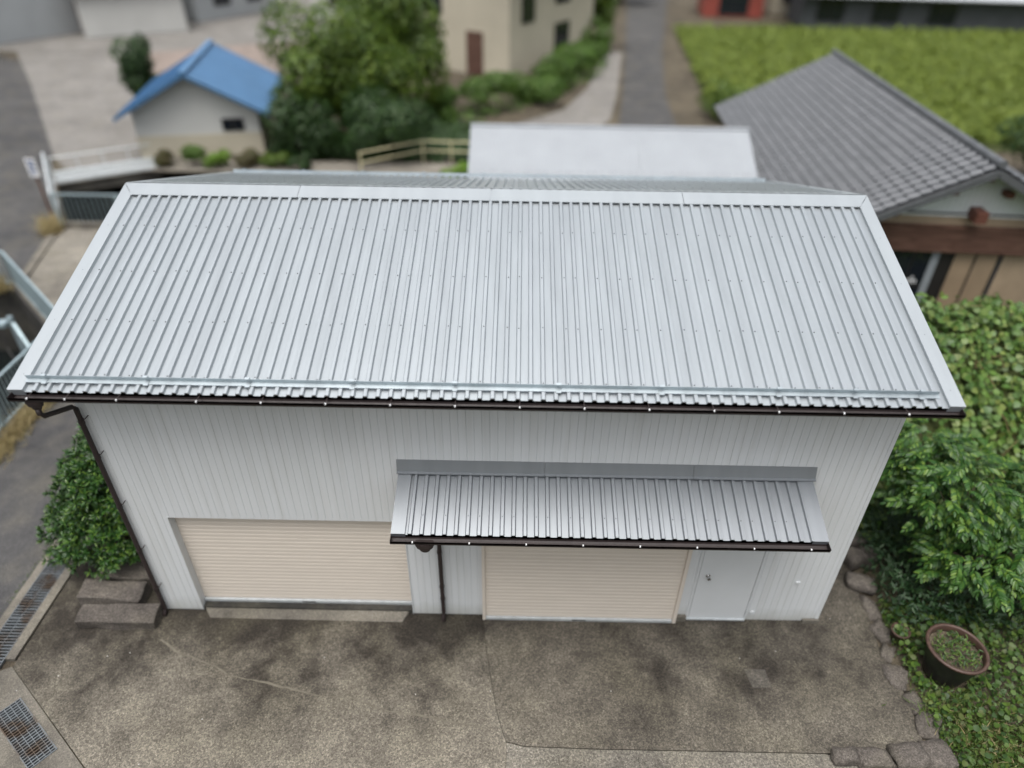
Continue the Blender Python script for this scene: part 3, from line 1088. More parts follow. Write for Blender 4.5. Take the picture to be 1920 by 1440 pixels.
def unit(n, rg=RNG):
    d = rg.normal(size=(n, 3))
    return d / np.linalg.norm(d, axis=1, keepdims=True)


def lumpy(n, c, r, rg, lobes=9, inner=.55, zmin=-.35):
    """points through the outer shell of a lumpy crown made of lobes"""
    c, r = np.array(c, float), np.array(r, float)
    lc = unit(lobes, rg) * rg.uniform(.2, .78, (lobes, 1))
    lc[:, 2] = np.maximum(lc[:, 2], zmin)
    lr = rg.uniform(.22, .5, lobes)
    k = rg.choice(lobes, n, p=lr ** 2 / (lr ** 2).sum())
    d = unit(n, rg)
    rr = rg.uniform(inner, 1.0, n) ** .5
    p = lc[k] + d * (lr[k] * rr)[:, None]
    nrm = d + p * .6 + np.array([0, 0, .35])
    return c + p * r, nrm + rg.normal(size=(n, 3)) * .45


def tree(name, label, base, h, r, mat, n=3500, leaf=.28, seed=1, group=None, cat='tree', trunk=.14, lobes=17, kind='clump'):
    rg = np.random.default_rng(seed)
    e = thing(name, label, cat, (base[0], base[1], 0), 0, group)
    cz = h - r[2] * .92
    p, nn = lumpy(n, (0, 0, cz), r, rg, lobes)
    p[:, 2] = np.maximum(p[:, 2], .05)
    me = leaves_mesh('crown', p, nn, rg.uniform(.6, 1.15, n) * leaf, kind, mat, rg=rg)
    o = bpy.data.objects.new('crown', me)
    C.objects.link(o)
    o.parent = e
    mb = MB()
    mb.tube([(0, 0, -.06), (.03, .02, cz * .35), (-.02, .05, cz * .8), (.04, 0, cz + r[2] * .4)], [trunk, trunk * .8, trunk * .6, trunk * .2], 8)
    for k in range(6):
        a = k * 1.05 + seed
        z0 = cz * (.35 + .1 * k) if cz > .3 else .1
        mb.tube([(0, 0, z0), (math.cos(a) * r[0] * .3, math.sin(a) * r[1] * .3, z0 + r[2] * .25), (math.cos(a) * r[0] * .62, math.sin(a) * r[1] * .62, z0 + r[2] * .45)], [trunk * .45, trunk * .3, trunk * .1], 5)
    mb.build('trunk', 'bark', e, smooth=True)
    return e


# left bush: whorls of long glossy leaves
def whorl_bush(name, label, base, parts, nw, leaf, mat, seed):
    rg = np.random.default_rng(seed)
    e = thing(name, label, 'bush', (base[0], base[1], 0))
    P, N = [], []
    wts = np.array([q[1][0] * q[1][2] for q in parts])
    wts /= wts.sum()
    for (c, r), wgt in zip(parts, wts):
        n = int(nw * wgt)
        d = unit(n, rg)
        d[:, 2] = np.where(d[:, 2] < -.5, -d[:, 2], d[:, 2])
        bump = 1 + .13 * np.sin(d[:, 0] * 7 + seed) * np.sin(d[:, 1] * 6) * np.cos(d[:, 2] * 8)
        rr = rg.uniform(.50, 1.03, n) ** .7 * bump
        P.append(np.array(c) + d * np.array(r) * rr[:, None])
        N.append(d + np.array([0, 0, .55]))
    P, N = np.concatenate(P), np.concatenate(N)
    N /= np.linalg.norm(N, axis=1, keepdims=True)
    keep = P[:, 2] > .04
    P, N = P[keep], N[keep]
    n = len(P)
    lp, ln_, sp = [], [], []
    K = 9
    x, y, z = quat_frames(n, N, rg.uniform(0, 6.28, n))
    V, sz = [], []
    pts = np.repeat(P, K, 0)
    a = np.tile(np.arange(K) * 2 * PI / K, n) + rg.normal(size=n * K) * .25
    el = np.tile(np.where(np.arange(K) % 3 == 0, 1.05, .5), n) + rg.normal(size=n * K) * .2
    X, Y, Z = np.repeat(x, K, 0), np.repeat(y, K, 0), np.repeat(z, K, 0)
    out = X * np.cos(a)[:, None] + Y * np.sin(a)[:, None]
    ldir = out * np.cos(el)[:, None] + Z * np.sin(el)[:, None]
    lnor = Z * np.cos(el)[:, None] - out * np.sin(el)[:, None]
    v, f = leaf_proto('long')
    side = np.cross(lnor, ldir)
    s = rg.uniform(.75, 1.2, n * K) * leaf
    VV = pts[:, None] + (v[None, :, 0:1] * ldir[:, None] + v[None, :, 1:2] * side[:, None] + v[None, :, 2:3] * lnor[:, None]) * s[:, None, None]
    m = len(v)
    fl = np.array(f)
    F = (fl[None] + (np.arange(n * K) * m)[:, None, None]).reshape(-1, 3)
    me = bpy.data.meshes.new('crown')
    me.from_pydata(VV.reshape(-1, 3).tolist(), [], F.tolist())
    me.materials.append(MAT[mat])
    o = bpy.data.objects.new('crown', me)
    C.objects.link(o)
    o.parent = e
    mb = MB()
    for k in range(8):
        q = parts[k % len(parts)]
        a = k * 2.4
        tip = np.array(q[0]) + np.array(q[1]) * .5 * np.array([math.cos(a), math.sin(a), .6])
        mb.tube([(.06 * math.cos(a), .06 * math.sin(a), -.05), tuple(tip * np.array([.4, .4, .5])), tuple(tip)], [.03, .02, .008], 6)
    mb.build('trunk', 'bark', e, smooth=True)
    return e


whorl_bush('evergreen_bush', 'dense dark evergreen bush with long glossy leaves against the warehouse side', (-1.05, 1.15),
           [((-.10, -.05, .62), (1.0, .82, .66)), ((.05, .15, 1.30), (.80, .72, .75)), ((.22, .55, 1.95), (.56, .60, .72)), ((.30, .75, 2.35), (.42, .5, .5)), ((.15, 1.5, 1.2), (.75, .8, .9))], 4600, .10, 'leaf_bush', 5)

# ---- right: vine-covered thicket
def sm(t):
    t = np.clip(t, 0, 1)
    return t * t * (3 - 2 * t)


def vine_h(x, y):
    h = (2.62 * sm((y - 1.3) / 3.3) + .10) * (1 - .62 * sm((y - 4.5) / 2.2))
    h = h * (.60 + .40 * sm((x - 10.1) / 1.6))
    h += .18 * np.sin(x * 2.1 + 1) * np.cos(y * 1.7) + .10 * np.sin(x * 5.3) * np.sin(y * 4.1 + 2)
    return np.maximum(h, .12)


ve = thing('climbing_vine', 'tall thicket smothered in broad heart-shaped climbing vine leaves', 'vine', (13.2, 4.2, 0))
rg = np.random.default_rng(3)
gx, gy = np.meshgrid(np.linspace(10.15, 18.2, 42), np.linspace(1.5, 7.2, 34))
hz = vine_h(gx, gy) - .22 + rg.normal(size=gx.shape) * .05
mb = MB()
nxg = gx.shape[1]
vsg = [(float(a) - 13.2, float(b) - 4.2, max(float(c), -.05)) for a, b, c in zip(gx.ravel(), gy.ravel(), hz.ravel())]
fsg = [(j * nxg + i, j * nxg + i + 1, (j + 1) * nxg + i + 1, (j + 1) * nxg + i) for j in range(gx.shape[0] - 1) for i in range(nxg - 1)]
# skirt to the ground so that the thicket is a solid mass
rim = [i for i in range(nxg)] + [j * nxg + nxg - 1 for j in range(1, gx.shape[0])] + [(gx.shape[0] - 1) * nxg + i for i in range(nxg - 2, -1, -1)] + [j * nxg for j in range(gx.shape[0] - 2, 0, -1)]
o0 = len(vsg)
vsg += [(vsg[i][0], vsg[i][1], -.06) for i in rim]
fsg += [(rim[k], o0 + k, o0 + (k + 1) % len(rim), rim[(k + 1) % len(rim)]) for k in range(len(rim))]
mb.add(vsg, fsg).build('shade_core', 'dark_green_brown', ve, smooth=True)  # dark core under the leaves, coloured so the gaps look shaded
n = 12500
px = rg.uniform(10.15, 18.2, n)
py = 1.45 + (7.2 - 1.45) * rg.uniform(0, 1, n)
pz = vine_h(px, py) + rg.normal(size=n) * .11 - .03
e_ = .05
gxn = (vine_h(px + e_, py) - vine_h(px - e_, py)) / (2 * e_)
gyn = (vine_h(px, py + e_) - vine_h(px, py - e_)) / (2 * e_)
nn = np.stack([-gxn * .7, -gyn * .7 - .25, np.ones(n) * 1.0], 1) + rg.normal(size=(n, 3)) * .42
pts = np.stack([px - 13.2, py - 4.2, pz], 1)
sz = rg.uniform(.075, .15, n)
# the leaves that show largest, picked by their distance to the photographed side
dist = np.hypot(px - CAM[0], py - CAM[1])
vis = (px < 15.2) & (py > 1.6) & (pz > vine_h(px, py) - .02)
idx = np.where(vis)[0]
idx = idx[np.argsort(-(sz[idx] / dist[idx]))][:290]
rest = np.ones(n, bool)
rest[idx] = False
o = bpy.data.objects.new('foliage', leaves_mesh('foliage', pts[rest], nn[rest], sz[rest], 'round', 'leaf_vine', rg=rg))
C.objects.link(o)
o.parent = ve
tag(o, kind='stuff')
lv, lf = leaf_proto('round')
lme = bpy.data.meshes.new('leaf')
lme.from_pydata(lv.tolist(), [], lf)
lme.materials.append(MAT['leaf_vine'])
fx, fy, fz = quat_frames(len(idx), nn[idx], rg.uniform(0, 6.28, len(idx)))
for j, i in enumerate(idx):
    o = bpy.data.objects.new('leaf', lme)
    C.objects.link(o)
    o.parent = ve
    m = Matrix.Identity(4)
    s = float(sz[i])
    for r_ in range(3):
        m[r_][0], m[r_][1], m[r_][2], m[r_][3] = fx[j][r_] * s, fy[j][r_] * s, fz[j][r_] * s, pts[i][r_]
    o.matrix_local = m
for k in range(16):
    x, y = rg.uniform(10.8, 15), rg.uniform(2.5, 6)
    a = rg.uniform(0, 6.28)
    q = []
    for i in range(6):
        xx, yy = x + math.cos(a) * .14 * i, y + math.sin(a) * .14 * i
        q.append((xx - 13.2, yy - 4.2, float(vine_h(np.array(xx), np.array(yy))) + .04 + .07 * math.sin(i * 1.1)))
        a += rg.normal() * .4
    MB().tube(q, [.009, .008, .007, .006, .005, .003], 5).build('tendril', 'stem_brown', ve)

# ---- right: young tree with feather-shaped leaves
def frond_mesh(seed):
    rg = np.random.default_rng(seed)
    mb = MB()
    npair = 7
    L = 1.0
    def rach(t):
        return Vector((L * t * (1 - .10 * t), 0, .20 * t - .42 * t * t))
    mb.tube([rach(i / 5) for i in range(6)], [.010, .009, .008, .006, .005, .003], 4)
    v, f = leaf_proto('long')
    for i in range(npair + 1):
        t = .16 + .84 * i / npair
        p = rach(t)
        d = (rach(min(t + .02, 1.02)) - rach(t - .02)).normalized()
        sides = (-1, 1) if i < npair else (0,)
        ln = .30 * (1 - .45 * abs(t - .5)) * rg.uniform(.9, 1.1)
        for sgn in sides:
            a = sgn * (1.12 - .35 * t)
            ld = Vector((d.x * math.cos(a), math.sin(a), d.z * math.cos(a) - .25 - rg.uniform(0, .18))).normalized()
            up = Vector((0, 0, 1)) + Vector(rg.normal(size=3)) * .15
            s = up.cross(ld).normalized()
            u = ld.cross(s)
            q = [p + (ld * a_ + s * (b_ * 1.5) + u * c_) * ln for a_, b_, c_ in v]
            mb.add(q, f)
    me = bpy.data.meshes.new('frond')
    me.from_pydata(mb.v, [], mb.f)
    me.materials.append(MAT['leaf_frond'])
    return me


FR = [frond_mesh(s) for s in range(5)]
fe = thing('feather_leaved_tree', 'bright green young tree with long feathery leaves leaning over the glazed pot', 'tree', (12.0, .95, 0))
rg = np.random.default_rng(9)
cnt = 0
fill = MB()
lobes = [((-.55, .1, 1.55), (.75, .75, .95)), ((.25, .35, 1.35), (1.0, .8, .8)), ((-.15, -.55, .95), (.95, .65, .55)), ((.75, -.35, 1.05), (.85, .8, .7)), ((1.3, .3, 1.1), (.9, .9, .8)), ((-.75, .75, 1.8), (.55, .6, .65))]
for ci, (c, r) in enumerate(lobes):
    for k in range(150):
        d = unit(1, rg)[0]
        d[2] = abs(d[2]) * .8 + .02 if rg.uniform() < .8 else -.15
        d[1] -= .25
        d /= np.linalg.norm(d)
        p = np.array(c) + d * np.array(r) * rg.uniform(.45, .85)
        az = math.atan2(d[1], d[0]) + rg.normal() * .45
        el = rg.normal() * .35 + .1
        s = rg.uniform(.28, .44)
        fr = FR[int(rg.integers(0, 5))]
        eu = (rg.normal() * .35, -el, az)
        if k % 3 == 0 and cnt < 295:
            share('frond', fr, fe, tuple(p), eu, (s, s, s))
            cnt += 1
        else:
            from mathutils import Euler
            MM = Matrix.Translation(Vector(p)) @ Euler(eu).to_matrix().to_4x4() @ Matrix.Scale(s, 4)
            fill.add([MM @ v.co for v in fr.vertices], [tuple(q.vertices) for q in fr.polygons])
mb = MB()
for ci, (c, r) in enumerate(lobes):
    mb.tube([(.05 * math.cos(ci), .05 * math.sin(ci), -.06), (c[0] * .4, c[1] * .4, c[2] * .45), (c[0], c[1], c[2] + r[2] * .2)], [.035, .025, .012], 7)
    for k in range(5):
        a = k * 1.25 + ci
        mb.tube([(c[0] * .7, c[1] * .7, c[2] * .8), (c[0] + math.cos(a) * r[0] * .5, c[1] + math.sin(a) * r[1] * .5, c[2] + r[2] * .35)], [.014, .006], 5)
mb.build('trunk', 'bark', fe, smooth=True)
tag(fill.build('foliage', 'leaf_frond', fe), kind='stuff')

# ---- undergrowth by the warehouse corner, its shade put into the leaf colour
def patch(name, x0, x1, y0, y1, n, size, kind, mat, zr=(.02, .25), seed=1, label=None, mask=None, tilt=.5, base=0.0):
    rg = np.random.default_rng(seed)
    p = np.stack([rg.uniform(x0, x1, n), rg.uniform(y0, y1, n), base + rg.uniform(*zr, n)], 1)
    if mask is not None:
        p = p[mask(p)]
    n = len(p)
    nn = np.stack([rg.normal(size=n) * tilt, rg.normal(size=n) * tilt - .2, np.ones(n)], 1)
    me = leaves_mesh(name, p, nn, rg.uniform(.6, 1.2, n) * size, kind, mat, rg=rg)
    o = bpy.data.objects.new(name, me)
    C.objects.link(o)
    return tag(o, label, None, None, 'stuff')


patch('undergrowth', 10.66, 12.9, -.15, 2.6, 7500, .10, 'long', 'leaf_shaded', (.0, .62), 21, 'leafy undergrowth coloured dark as shade beside the warehouse corner')
wmask = lambda p: (p[:, 0] > 10.50 + .10 * np.sin(p[:, 1] * 7)) & (np.hypot(p[:, 0] - 11.07, p[:, 1] + .79) > .33)
patch('weeds', 10.55, 14.2, -3.4, .35, 15000, .042, 'clump', 'leaf_weed', (-.03, .15), 22, 'low green weeds covering the bed beyond the stone edging', wmask)
patch('weeds', 10.6, 14.2, -3.4, .3, 4200, .075, 'round', 'leaf_weed', (.0, .20), 24, 'broad-leaved low weeds around the glazed pot', wmask)


def blades(name, path, wd, n, hgt, mat, seed, label, lean=.5, base=-.03):
    rg = np.random.default_rng(seed)
    path = np.array(path, float)
    seg = rg.integers(0, len(path) - 1, n)
    t = rg.uniform(0, 1, n)[:, None]
    p = path[seg] * (1 - t) + path[seg + 1] * t
    p = p + rg.normal(size=(n, 2)) * wd
    P = np.column_stack([p, np.full(n, base)])
    d = np.column_stack([rg.normal(size=n) * lean, rg.normal(size=n) * lean, np.ones(n)])
    d /= np.linalg.norm(d, axis=1, keepdims=True)
    h = rg.uniform(.45, 1.1, n) * hgt
    side = np.cross(d, unit(n, rg))
    side /= np.linalg.norm(side, axis=1, keepdims=True)
    nor = np.cross(d, side)
    v, f = leaf_proto('blade')
    wscale = (.012 / .035) / h
    V = P[:, None] + v[None, :, 0:1] * (d * h[:, None])[:, None] + v[None, :, 1:2] * wscale[:, None, None] * (side * h[:, None])[:, None] * .55 + v[None, :, 2:3] * (nor * h[:, None])[:, None] * 2.2
    m = len(v)
    fs = [tuple(i + k * m for i in q) for k in range(n) for q in f]
    me = bpy.data.meshes.new(name)
    me.from_pydata(V.reshape(-1, 3).tolist(), [], fs)
    me.materials.append(MAT[mat])
    o = bpy.data.objects.new(name, me)
    C.objects.link(o)
    return tag(o, label, None, None, 'stuff')


blades('weed_grass', [(10.9, -1.3), (11.3, -1.9), (11.0, -2.6), (12.4, -2.4), (12.8, -1.6)], .25, 2600, .26, 'grass_green', 31, 'thin green grass growing through the weed bed', .7)
blades('weed_straw', [(11.0, -1.6), (11.5, -2.0), (11.4, -2.5)], .22, 500, .26, 'grass_dry', 36, 'dry straw stalks lying in the weed bed', 1.0)
blades('dry_grass', [(-4.58, 2.4), (-4.55, 3.4), (-4.6, 4.4), (-4.6, 5.2)], .11, 1700, .34, 'grass_dry', 32, 'dry straw-coloured grass along the kerb below the canal fence', .5)
blades('grass_tuft', [(-9.05, 13.1), (-9.15, 13.5), (-9.3, 13.7)], .12, 420, .6, 'grass_dry', 33, 'dry grass tuft at the foot of the leaning sign post', .5)
blades('grass_fringe', [(-8.3, 9.6), (-8.9, 9.85), (-10, 9.9)], .14, 700, .5, 'grass_dry', 34, 'dry grass fringe at the fenced basin corner', .5)
blades('moss_fringe', [(-2.40, -1.0), (-2.40, 1.0), (-2.38, 2.2)], .015, 350, .05, 'grass_green', 35, 'tiny green weeds in the seam between road and gutter', .7)

# ---- glazed pots
pe = thing('glazed_pot', 'big black glazed plant pot with a worn brown rim', 'plant pot', (11.07, -.79, 0))
pe.scale = (.9, .9, .96)
prof = [(.0, .02), (.25, .0), (.27, .03), (.335, .30), (.385, .52), (.40, .575)]
MB().lathe(prof, 36).build('body', 'pot_glaze', pe, smooth=True)
MB().lathe([(.40, .565), (.425, .575), (.428, .60), (.41, .612), (.385, .61), (.375, .59), (.372, .50)], 36).build('rim', 'pot_rim', pe, smooth=True)
MB().lathe([(.0, .485), (.374, .485)], 36).build('earth', 'soil', pe)
po = patch('potted_fern', 10.75, 11.40, -1.10, -.48, 420, .075, 'long', 'leaf_weed', (.48, .58), 41, None, lambda p: np.hypot(p[:, 0] - 11.07, p[:, 1] + .79) < .29)
del po['kind']
tag(po, 'light green fern-like seedlings growing inside the black pot', 'plant')
pe2 = thing('flower_pot', 'small brown clay flower pot beside the big black pot', 'plant pot', (10.66, -.28, 0))
MB().lathe([(.0, .0), (.085, .0), (.115, .19), (.13, .19), (.13, .225), (.112, .225), (.108, .17), (0, .17)], 24).build('body', 'pot_rim', pe2, smooth=True)
o = patch('potted_seedling', 10.56, 10.76, -.38, -.18, 60, .06, 'round', 'leaf_weed', (.18, .25), 42, None, lambda p: np.hypot(p[:, 0] - 10.66, p[:, 1] + .28) < .1)
del o['kind']
tag(o, 'tiny seedlings sprouting in the small clay pot', 'plant')

# ------------------------------------------------------------------ canal fences, walkway, sluice, sign
def bar_fence(name, label, pts, h, mat, gap=.11, postgap=2.0, z0=.05, r=.02, infill=True):
    e = thing(name, label, 'fence', (pts[0][0], pts[0][1], 0))
    O = Vector((pts[0][0], pts[0][1], 0))
    for a, b in zip(pts[:-1], pts[1:]):
        A, B = Vector((*a, 0)) - O, Vector((*b, 0)) - O
        L = (B - A).length
        d = (B - A) / L
        MB().obox(A + Vector((0, 0, z0 + h)), B + Vector((0, 0, z0 + h)), .05, .045).build('top_rail', mat, e)
        MB().obox(A + Vector((0, 0, z0 + .08)), B + Vector((0, 0, z0 + .08)), .04, .035).build('bottom_rail', mat, e)
        n = max(1, round(L / postgap))
        pm = MB().box(-.03, .03, -.03, .03, -.06, z0 + h - .0225)
        me = bpy.data.meshes.new('post')
        me.from_pydata(pm.v, [], pm.f)
        me.materials.append(MAT[mat])
        for i in range(n + 1):
            share('post', me, e, tuple(A + d * (L * i / n)))
        if infill:
            k = int(L / gap)
            bm_ = MB().box(-.009, .009, -.009, .009, z0 + .0975, z0 + h - .0225)
            me = bpy.data.meshes.new('bar')
            me.from_pydata(bm_.v, [], bm_.f)
            me.materials.append(MAT[mat])
            for i in range(1, k):
                if abs((i * L / k) % (L / n)) > .03:
                    share('bar', me, e, tuple(A + d * (L * i / k)))
    return e


bar_fence('bar_fence', 'galvanised bar fence beside the dry grass and road', [(-4.84, 1.6), (-4.84, 6.45)], .92, 'teal_rail', .11)
bar_fence('bar_fence', 'galvanised bar fence with a corner on the kerb above the sluice frame', [(-4.95, 6.80), (-8.08, 9.86), (-11.5, 10.05)], .95, 'teal_rail', .10)
bar_fence('bar_fence', 'galvanised bar fence in front of the dark culvert mouth', [(-8.95, 13.74), (-5.1, 13.74)], 1.0, 'teal_rail', .15)
bar_fence('bar_fence', 'white railing running from the culvert corner to the mesh walkway', [(-9.05, 13.85), (-11.35, 17.55)], 1.0, 'white_rail', .5)
# mesh walkway over the culvert
we = thing('mesh_walkway', 'low steel walkway with mesh deck crossing behind the culvert', 'walkway', (-11.3, 17.6, 0))
a, b = Vector((0, 0, 0)), Vector((2.9, 1.87, 0))
d = (b - a).normalized()
nrm = Vector((-d.y, d.x, 0))
wd = 1.05
MB().obox(a + Vector((0, 0, -.0)), b + Vector((0, 0, -.0)), .09, .10).build('edge_beam', 'white_rail', we)
MB().obox(a + nrm * wd, b + nrm * wd, .09, .10).build('edge_beam', 'white_rail', we)
MB().obox(a + nrm * .15 + Vector((0, 0, -.28)), b + nrm * .15 + Vector((0, 0, -.28)), .25, .38).build('concrete_beam', 'kerb_concrete', we)
mb = MB()
L = (b - a).length
k = int(L / .07)
for i in range(1, k):
    p = a + d * (L * i / k)
    mb.obox(p + nrm * .05, p + nrm * (wd - .05), .018, .02)
for i in range(1, 14):
    p = nrm * (wd * i / 14)
    mb.obox(a + p + Vector((0, 0, .004)), b + p + Vector((0, 0, .004)), .010, .012)
tag(mb.build('deck_mesh', 'white_rail', we), kind='stuff')
for t_ in (0, .25, .5, .75, 1):
    p = a + d * (L * t_) + nrm * wd
    MB().tube([p, p + Vector((0, 0, .55))], .02, 8).build('post', 'white_rail', we)
MB().tube([a + nrm * wd + Vector((0, 0, .55)), b + nrm * wd + Vector((0, 0, .55))], .022, 8).build('top_rail', 'white_rail', we)
# sluice frame
se = thing('sluice_frame', 'galvanised steel sluice frame with a diagonal brace inside the basin', 'sluice gate', (-6.9, 7.8, 0))
MB().obox((-.30, .32, -2.2), (-.30, .32, .12), .12, .08).build('post', 'teal_rail', se)
MB().obox((-.25, .28, -.05), (.55, -.42, -.75), .06, .08).build('brace', 'teal_rail', se)
MB().obox((-.28, .28, -.95), (.7, -.55, -.95), .07, .06).build('crossbar', 'teal_rail', se)
MB().box(-.60, -.38, .14, .38, -.10, .0).build('gearbox', 'teal_rail', se)
MB().tube([(-.5, .2, -.1), (-.45, .0, -.6), (-.2, -.2, -.9), (.2, -.3, -.9)], .015, 6).build('cable', 'dark_frame', se)
# sign on rusty post
sg = thing('sign_post', 'small white notice board on a rusty post at the road edge', 'sign', (-9.62, 14.38, 0))
MB().tube([(0, 0, -.06), (0, 0, 1.92)], .035, 8).build('post', 'rust', sg)
bd = MB().box(-.15, .15, -.055, -.036, 1.36, 1.92).build('board', 'paper_white', sg)
for z0_, z1_, x0_, x1_ in ((1.80, 1.87, -.1, .09), (1.62, 1.77, -.06, .07), (1.52, 1.58, -.11, .10), (1.43, 1.47, -.1, .05)):
    MB().box(x0_, x1_, -.0585, -.0555, z0_, z1_).build('print_mark', 'sign_blue', bd)

# ------------------------------------------------------------------ neighbour's house
nh = thing('tiled_house', 'house with grey tiled gable roof, white and tan board walls and brown beam', 'house', (15.04, 8.0, 0), rad(-4.1))
ES, EX, NL, RZ = .505, 3.52, 12.1, 4.16
ecs = 1 / math.sqrt(1 + ES * ES)
TW, TL_ = .29, .243            # tile width along the eave, exposed length down the slope


def tile_mesh():
    mb = MB()
    nx = 8
    prof = []
    for i in range(nx + 1):
        u = i / nx
        z = .030 * (.5 - .5 * math.cos(2 * PI * u)) * (1 if u < .62 else .9) - .006
        z = .028 * math.sin(PI * 2 * (u - .12)) + (.02 if u > .86 else 0) * (u - .86) * 8
        prof.append((u * TW, z))
    m = len(prof)
    ln = TL_ + .05
    # local frame: +y along house axis, +x down the slope, z off the slope
    vs = []
    for q, lift in ((0, .0), (ln, .045)):
        vs += [(q, y, z + lift) for y, z in prof]
    vs += [(ln, y, z + .045) for y, z in prof] + [(ln, y, z + .045 - .035) for y, z in prof]
    fs = [(i, m + i, m + i + 1, i + 1) for i in range(m - 1)] + [(2 * m + i, 3 * m + i, 3 * m + i + 1, 2 * m + i + 1) for i in range(m - 1)]
    me = bpy.data.meshes.new('roof_tile')
    me.from_pydata(vs, [], fs)
    me.materials.append(MAT['roof_tile'])
    me.polygons.foreach_set('use_smooth', [i < m - 1 for i in range(len(fs))])
    return me


tm = tile_mesh()
tv = np.array([v.co[:] for v in tm.vertices])
tf = [tuple(p.vertices) for p in tm.polygons]
rows = int(EX / ecs / TL_) + 1
cols = int(NL / TW)
slope_a = math.atan(ES)
single, bulk = [], {-1: MB(), 1: MB()}
for sgn in (-1, 1):
    for r_ in range(rows):
        for c_ in range(cols):
            s0 = r_ * TL_
            x, y, z = sgn * s0 * ecs, c_ * TW, RZ + .03 - s0 * ecs * ES
            near = sgn == -1 and y < 8 and r_ >= 0
            single.append((y + .3 * (rows - r_) * .0, sgn, r_, c_, (x, y, z))) if near and y < 5.5 else None
            if not (near and y < 5.5):
                ca, sa = math.cos(slope_a), math.sin(slope_a)
                vv = []
                for a_, b_, c__ in tv:
                    X_ = a_ * ca + c__ * sa
                    Z_ = -a_ * sa + c__ * ca
                    vv.append((x + X_, y + b_, z + Z_) if sgn > 0 else (x - X_, y + TW - b_, z + Z_))
                bulk[sgn].add(vv, tf)
single.sort(key=lambda q: q[0])
for q in single[:300]:
    sgn, (x, y, z) = q[1], q[4]
    # left slope: rotate the shared tile so that it runs down towards -X
    o = share('roof_tile', tm, nh, (x, y + TW, z), None)
    o.rotation_mode = 'XYZ'
    M_ = Matrix.Rotation(PI, 3, 'Z') @ Matrix.Rotation(slope_a, 3, 'Y')
    o.rotation_euler = M_.to_euler()
for q in single[300:]:
    x, y, z = q[4]
    ca, sa = math.cos(slope_a), math.sin(slope_a)
    vv = [(x - (a_ * ca + c__ * sa), y + TW - b_, z - a_ * sa + c__ * ca) for a_, b_, c__ in tv]
    bulk[-1].add(vv, tf)
for sgn in (-1, 1):
    o = tag(bulk[sgn].build('roof_tiles', 'roof_tile', nh), kind='stuff')
    o.data.polygons.foreach_set('use_smooth', [(i % 16) < 8 for i in range(len(o.data.polygons))])
mb = MB()
for sgn in (-1, 1):
    vs = [(sgn * u, v, RZ - u * ES - h) for h in (.02, .11) for v in (.0, NL) for u in (0, EX - .02)]
    mb.add(vs, [(0, 2, 3, 1), (4, 5, 7, 6), (0, 1, 5, 4), (2, 6, 7, 3), (0, 4, 6, 2), (1, 3, 7, 5)])
mb.build('roof_deck', 'grey_trim', nh, fixn=True)
for i in range(40):
    MB().tube([(0, .30 * i - .03, RZ + .085), (0, .30 * i + .29, RZ + .075)], .085, 10).build('ridge_tile', 'roof_tile', nh, smooth=False)
for sgn in (-1, 1):
    MB().obox((0, -.03, RZ - .10), (sgn * EX, -.03, RZ - .10 - EX * ES), .05, .15).build('barge_board', 'grey_trim', nh)
    MB().obox((0, .25, RZ - .16), (sgn * (EX - .1), .25, RZ - .16 - (EX - .1) * ES), .48, .03).build('soffit', 'white_board', nh)
# walls: core box and gable
HX = 3.05
mb = MB()
vs = [(x, y, z) for y in (.56, NL - .5) for x, z in ((-HX, 0), (HX, 0), (HX, RZ - .17 - HX * ES), (0, RZ - .17), (-HX, RZ - .17 - HX * ES))]
mb.add(vs, [(0, 1, 2, 3, 4), (9, 8, 7, 6, 5)] + [(i, 5 + i, 5 + (i + 1) % 5, (i + 1) % 5) for i in range(5)])
mb.build('wall', 'dark_wall', nh, fixn=True)
bw = .118
k = int(2 * HX / bw)
for i in range(k):
    x0, x1 = -HX + i * bw, -HX + (i + 1) * bw - .015
    zt = min(RZ - .19 - abs(x0) * ES, RZ - .19 - abs(x1) * ES)
    zl, zr = RZ - .19 - abs(x0) * ES, RZ - .19 - abs(x1) * ES
    if zt > 3.02:
        vs = [(x0, .53, 2.985), (x1, .53, 2.985), (x1, .53, zr), (x0, .53, zl), (x0, .56, 2.985), (x1, .56, 2.985), (x1, .56, zr), (x0, .56, zl)]
        MB().add(vs, [(0, 1, 2, 3), (0, 4, 5, 1), (2, 6, 7, 3), (0, 3, 7, 4), (1, 5, 6, 2)]).build('wall_board', 'white_board', nh)
    if zt > 2.70 or True:
        z1 = min(2.90, zt)
        if z1 > 2.62:
            MB().box(x0, x1, .52, .56, 2.6, z1).build('wall_board', 'tan_board', nh)
    if x0 > 1.12 or x1 < -1.75:
        MB().box(x0, x1, .52, .56, .0, 2.14).build('wall_board', 'tan_board', nh)
MB().box(-2.2, 2.2, .48, .56, 2.955, 2.985).build('band_trim', 'dark_frame', nh)
MB().box(-2.3, 2.3, .47, .56, 2.915, 2.953).build('band_trim', 'paper_white', nh)
MB().box(-1.95, 1.75, .36, .56, 2.10, 2.66).build('eave_beam', 'brown_wood', nh)
MB().box(-2.0, 1.78, .34, .56, 2.66, 2.70).build('eave_beam_cap', 'brown_wood', nh)
wn = MB().box(-1.72, .06, .50, .558, .5, 2.09).build('window', 'dark_frame', nh)
MB().box(-1.64, -.82, .492, .499, 1.20, 2.07).build('pane', 'window_glass', wn)
MB().box(-.78, -.28, .492, .499, 1.20, 2.07).build('pane', 'window_glass', wn)
MB().box(-1.64, -.28, .492, .499, .56, 1.13).build('pane', 'window_glass', wn)
mb = MB()
for i in range(6):
    mb.tube([(-.40 + .028 * i, .485, .6), (-.40 + .028 * i, .485, 2.06)], .014, 6)
